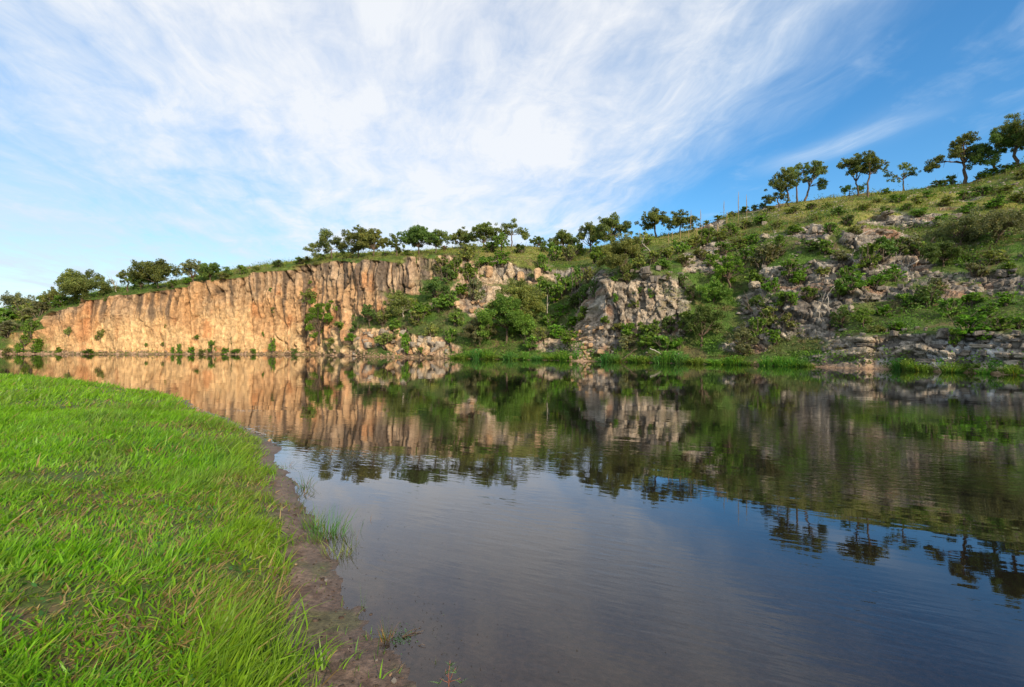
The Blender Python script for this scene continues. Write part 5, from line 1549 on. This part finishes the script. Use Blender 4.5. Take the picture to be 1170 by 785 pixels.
# ------------------------------------------------------------------ near shore: rushes, weeds, stones, painted sky reflection
def at_level(x, y, z=0.0):
    d = (CAM_H - z) * F / (y - HY)
    return np.array([(x - HX) / F * d, d, z])


def near_tuft(name, x, y, label, n, rad, h, w, col, dry=0.15, spread=.35, cat='rushes', segs=4, group=None, dead=(.30, .19, .08)):
    r = rng
    p = at_level(x, y)
    z, _, _ = near_height(p[None, 0], p[None, 1])
    p[2] = min(z[0], 0.03)
    e = thing(name, p, label, cat, group)
    a, q = r.uniform(0, 6.28, n), np.sqrt(r.uniform(0, 1, n)) * rad
    c = np.array(col) * r.uniform(0.65, 1.3, (n, 1))
    isd = r.uniform(0, 1, n) < dry
    c = np.where(isd[:, None], np.array(dead) * r.uniform(.6, 1.3, (n, 1)), c)
    v, qd, t, cc = blades(np.cos(a) * q, np.sin(a) * q, np.full(n, -0.02), h * r.uniform(.45, 1.15, n) * np.where(isd, .8, 1), w * r.uniform(.6, 1.3, n), a + r.normal(0, .7, n),
                          np.abs(r.normal(spread, .15, n)), np.abs(r.normal(.2, .18, n)), c, segs)
    link('blades', new_mesh('blades', v, quads=qd, tris=t, mat=M_BLADE, attrs={'tint': cc}), e)
    if h > 0.12:
        n2 = int(n * .5)
        a2, q2 = r.uniform(0, 6.28, n2), np.sqrt(r.uniform(0, 1, n2)) * rad * .8
        v, qd, t, cc = blades(np.cos(a2) * q2, np.sin(a2) * q2, np.full(n2, -0.02), h * r.uniform(.12, .4, n2), np.full(n2, w), r.uniform(0, 6.28, n2), np.abs(r.normal(.6, .3, n2)), np.abs(r.normal(.4, .2, n2)),
                              np.array((.16, .10, .045)) * r.uniform(.4, 1.3, (n2, 1)), 3)
        link('dead_stems', new_mesh('dead_stems', v, quads=qd, tris=t, mat=M_BLADE, attrs={'tint': cc}), e)
    return e


G_R = 'rush tufts in the shallows by the near shore'
GR = (.105, .24, .045)
near_tuft('rush_tuft', 375, 612, 'largest blue green rush clump in the shallows, right half of the near pair', 120, .17, .30, .006, (.11, .25, .05), .12, .22, group=G_R)
near_tuft('rush_tuft', 359, 604, 'green rush clump joined to the left of the largest rush clump', 80, .12, .25, .006, (.15, .28, .045), .15, .25, group=G_R)
near_tuft('rush_tuft', 384, 634, 'yellowish rush tuft in front of the largest rush clump', 55, .13, .2, .006, (.24, .32, .07), .35, .3, group=G_R)
near_tuft('rush_tuft', 358, 622, 'short bright tuft at the mud edge before the pair of rush clumps', 50, .08, .14, .005, (.14, .26, .04), .2, .3, group=G_R)
near_tuft('rush_tuft', 349, 557, 'lone small tuft in the water far up the near shore', 40, .10, .26, .007, GR, .4, .5, group=G_R)
near_tuft('rush_tuft', 338, 566, 'low flat weed mat tuft at the edge of the mud', 60, .22, .09, .008, (.13, .17, .05), .35, .8, group=G_R)
near_tuft('rush_tuft', 334, 582, 'low grassy tuft on mud left of the rush clumps', 60, .15, .13, .007, (.12, .19, .04), .3, .5, group=G_R)
near_tuft('rush_tuft', 344, 590, 'dark low tuft between the mud and the rush clumps', 40, .12, .10, .007, (.09, .14, .04), .45, .6, group=G_R)
near_tuft('rush_tuft', 408, 610, 'few thin upright stems in the water right of the rush clumps', 9, .10, .26, .005, (.10, .20, .06), .2, .12, group=G_R)
near_tuft('rush_tuft', 400, 622, 'sparse stems at the water side of the largest rush clump', 12, .09, .20, .005, (.13, .20, .05), .3, .3, group=G_R)
near_tuft('rush_tuft', 419, 596, 'two dark thin stems standing alone in open water beyond the clumps', 4, .05, .20, .006, (.06, .10, .05), .2, .12, group=G_R)
near_tuft('rush_tuft', 328, 534, 'tiny tuft at the corner of the lawn where the water opens', 16, .08, .22, .007, GR, .4, .5, group=G_R)
near_tuft('rush_tuft', 441, 731, 'orange tipped grass tuft at the edge of the near mud', 46, .035, .17, .0036, (.17, .22, .035), .45, .22, group=G_R, dead=(.36, .17, .06))
near_tuft('rush_tuft', 499, 756, 'tiny upright green tuft standing in shallow water near the bottom', 10, .015, .075, .003, (.17, .25, .06), .2, .12, group=G_R)
near_tuft('rush_tuft', 414, 696, 'single thin blade in the shallows above the orange tipped tuft', 3, .015, .19, .003, (.14, .24, .04), 0, .1, group=G_R)


def water_weed(x, y, label):
    p = at_level(x, y, 0.004)
    e = thing('water_weed', p, label, 'water plant')
    n = 150
    cen = np.stack([rng.normal(0, .045, n), rng.normal(0, .06, n), rng.uniform(-.004, .012, n)], 1)
    v = leaf_quads(cen, .008, rng, 1.2, .5)
    c = np.array((.07, .17, .06)) * rng.uniform(.5, 1.5, (n, 1))
    link('leaves', new_mesh('leaves', v, quads=np.arange(len(v)).reshape(-1, 4), mat=M_BLADE, attrs={'tint': np.repeat(c, 4, 0)}), e)
    for k in range(5):
        tb = Tubes()
        a = rng.uniform(-.6, 1.0)
        L_ = rng.uniform(.08, .22)
        tb.tube(wiggle([0, 0, .002], [math.cos(a) * L_, math.sin(a) * L_, .004], 6, .1, rng), np.linspace(.0035, .0015, 6), 5)
        link('stem', tb.mesh('stem', M_BARK), e)


water_weed(459, 728, 'small mat of green water weed floating right of the orange tipped tuft')


def seedling(x, y, label):
    p = at_level(x, y, 0.0)
    e = thing('seedling', p, label, 'seedling')
    tb = Tubes()
    tops = [(.012, .0, .15), (.045, .01, .10), (-.015, .0, .10), (.075, -.01, .055), (-.05, 0, .045)]
    tb.tube(wiggle([0, 0, -.03], tops[0], 6, .04, rng), np.linspace(.004, .002, 6), 6)
    for t_ in tops[1:]:
        tb.tube(wiggle([0.003, 0, .02], t_, 6, .06, rng), np.linspace(.003, .0012, 6), 5)
    m, g = mat_new('red_stem')
    pr = g.n('ShaderNodeBsdfPrincipled')
    pr.inputs['Base Color'].default_value = (.20, .075, .05, 1)
    pr.inputs['Roughness'].default_value = .6
    out_surface(g, pr.outputs[0])
    link('stem', tb.mesh('stem', m), e)
    V, Q, Cc, off, TT = [], [], [], 0, []
    for (a, b, c) in tops:
        n = 6
        v, q, t, cc = blades(np.full(n, a), np.full(n, b), np.full(n, c) - .03, rng.uniform(.025, .06, n), np.full(n, .009), rng.uniform(0, 6.28, n), rng.uniform(.4, 1.3, n), rng.uniform(.1, .6, n), np.array((.15, .24, .10)) * rng.uniform(.7, 1.3, (n, 1)), 3)
        V.append(v); Q.append(q + off); TT.append(t + off); Cc.append(cc); off += len(v)
    link('leaves', new_mesh('leaves', np.concatenate(V), quads=np.concatenate(Q), tris=np.concatenate(TT), mat=M_BLADE, attrs={'tint': np.concatenate(Cc)}), e)


seedling(512, 784, 'red stemmed seedling with pale green leaves at the bottom water edge')

# pebbles and clods on the mud, each its own
PEB = [(446, 770, .022, 'tan', 'tan angular stone lying on the near mud'), (450, 779, .03, 'grey', 'dark clod beside the tan stone on the near mud'), (398, 742, .012, 'pale', 'tiny pale stone at the grass edge of the near mud'),
       (372, 664, .03, 'grey', 'dark mud clod in the middle of the shore strip'), (338, 648, .02, 'tan', 'tan pebble at the foot of the grass above the dark clod'), (430, 755, .018, 'grey', 'brown clod left of the tan angular stone'),
       (308, 503, .07, 'tan', 'rust brown stone at the corner of the lawn and water')]
for x, y, s, kind, lab in PEB:
    p = at_level(x, y, .02)
    z, _, _ = near_height(p[None, 0], p[None, 1])
    o = link('stone', random.choice(RK[kind]), loc=(p[0], p[1], z[0] + s * .25), label=lab, cat='stone')
    o.scale = (s * 1.2, s, s * .7)
    o.rotation_euler = (random.uniform(-.3, .3), random.uniform(-.3, .3), random.uniform(0, 6))


def mud_clods():
    V, Q, Cc, off = [], [], [], 0
    n = 900
    k = rng.integers(8, 21, n)
    p = SHORE[k] + (SHORE[np.minimum(k + 1, len(SHORE) - 1)] - SHORE[k]) * rng.uniform(0, 1, (n, 1)) + np.array([-.85, -.5]) * rng.uniform(-.06, .55, (n, 1))
    z, d, w = near_height(p[:, 0], p[:, 1])
    k = (d > -0.05) & (d < w + .1)
    p, z = p[k], z[k]
    n = len(p)
    sz = rng.uniform(.004, .012, n) * np.where(rng.uniform(0, 1, n) < .08, 2.0, 1)
    a = np.linspace(0, 2 * np.pi, 5, endpoint=False)
    ring = np.stack([np.cos(a), np.sin(a), np.zeros(5)], 1)
    v = np.concatenate([ring * [1, 1, 0] - [0, 0, .3], ring * .7 + [0, 0, .45]])[None] * sz[:, None, None] * rng.uniform(.6, 1.4, (n, 10, 3))
    v += np.concatenate([p, z[:, None]], 1)[:, None]
    o = (np.arange(n) * 10)[:, None]
    q = np.concatenate([o + np.array([j, (j + 1) % 5, 5 + (j + 1) % 5, 5 + j]) for j in range(5)])
    t = np.concatenate([o + np.array([5, 5 + j, 6 + j]) for j in (1, 2, 3)])
    c = np.array((.10, .068, .048)) * rng.uniform(.4, 1.8, (n, 1))
    me = new_mesh('mud_clods', v.reshape(-1, 3), quads=q, tris=t, mat=M_COVER, attrs={'tint': np.repeat(c, 10, 0)})
    link('mud_clods', me, kind='stuff', label='small dark clods and grit on the muddy shore strip', cat='mud')


mud_clods()


def debris():
    """floating leaf bits and twigs close to the shore"""
    n = 260
    k = rng.integers(8, 20, n)
    p = SHORE[k] + (SHORE[np.minimum(k + 1, len(SHORE) - 1)] - SHORE[k]) * rng.uniform(0, 1, (n, 1))
    out = rng.exponential(.35, n) + .02
    p = p + np.array([.85, .5]) * out[:, None] + rng.normal(0, .05, (n, 2))
    for cx, cy in ((480, 690), (495, 705), (478, 716), (430, 590), (445, 600), (350, 552), (520, 735)):
        c = at_level(cx, cy)
        q = c[:2] + rng.normal(0, .05 + .012 * c[1], (14, 2))
        p = np.concatenate([p, q])
    p = p[shore_dist(p[:, 0], p[:, 1]) < -0.02]
    n = len(p)
    cen = np.concatenate([p, np.full((n, 1), .004)], 1)
    v = leaf_quads(cen, 0.0065, rng, 3.0, .45).reshape(-1, 4, 3)
    v[:, :, 2] = np.clip(v[:, :, 2], .002, .012)
    c = np.array((.045, .035, .022)) * rng.uniform(.4, 1.8, (n, 1))
    c = np.where(rng.uniform(0, 1, (n, 1)) < .12, np.array((.16, .2, .08)), c)
    me = new_mesh('floating_debris', v.reshape(-1, 3), quads=np.arange(n * 4).reshape(-1, 4), mat=M_BLADE, attrs={'tint': np.repeat(c, 4, 0)})
    link('floating_debris', me, kind='stuff', label='dark specks of leaf litter floating along the near shore', cat='debris')


debris()


def painted_reflection():
    """pale flecks painted as sky reflection where the far end of the lawn meets the water"""
    m, g = mat_new('painted_reflection')
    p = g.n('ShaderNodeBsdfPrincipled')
    p.inputs['Base Color'].default_value = (.36, .35, .33, 1)  # pale tone stands in for sky reflected on the wet shore
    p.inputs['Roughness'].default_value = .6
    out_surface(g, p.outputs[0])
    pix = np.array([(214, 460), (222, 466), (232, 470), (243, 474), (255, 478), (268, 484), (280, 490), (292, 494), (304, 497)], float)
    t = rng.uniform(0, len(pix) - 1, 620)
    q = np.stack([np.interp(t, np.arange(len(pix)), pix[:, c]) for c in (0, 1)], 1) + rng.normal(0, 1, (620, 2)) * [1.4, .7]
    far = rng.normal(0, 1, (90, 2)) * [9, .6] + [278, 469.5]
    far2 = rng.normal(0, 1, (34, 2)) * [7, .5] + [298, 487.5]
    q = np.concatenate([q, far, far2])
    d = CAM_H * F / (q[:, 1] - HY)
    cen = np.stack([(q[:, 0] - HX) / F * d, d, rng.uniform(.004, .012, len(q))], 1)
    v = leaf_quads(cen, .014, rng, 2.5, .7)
    link('shore_reflection', new_mesh('shore_reflection', v, quads=np.arange(len(v)).reshape(-1, 4), mat=m), kind='stuff', label='thin pale line of painted sky reflection along the far corner of the lawn', cat='painted_reflection')


painted_reflection()
print('tris', sum(len(m.polygons) * 2 for m in bpy.data.meshes))
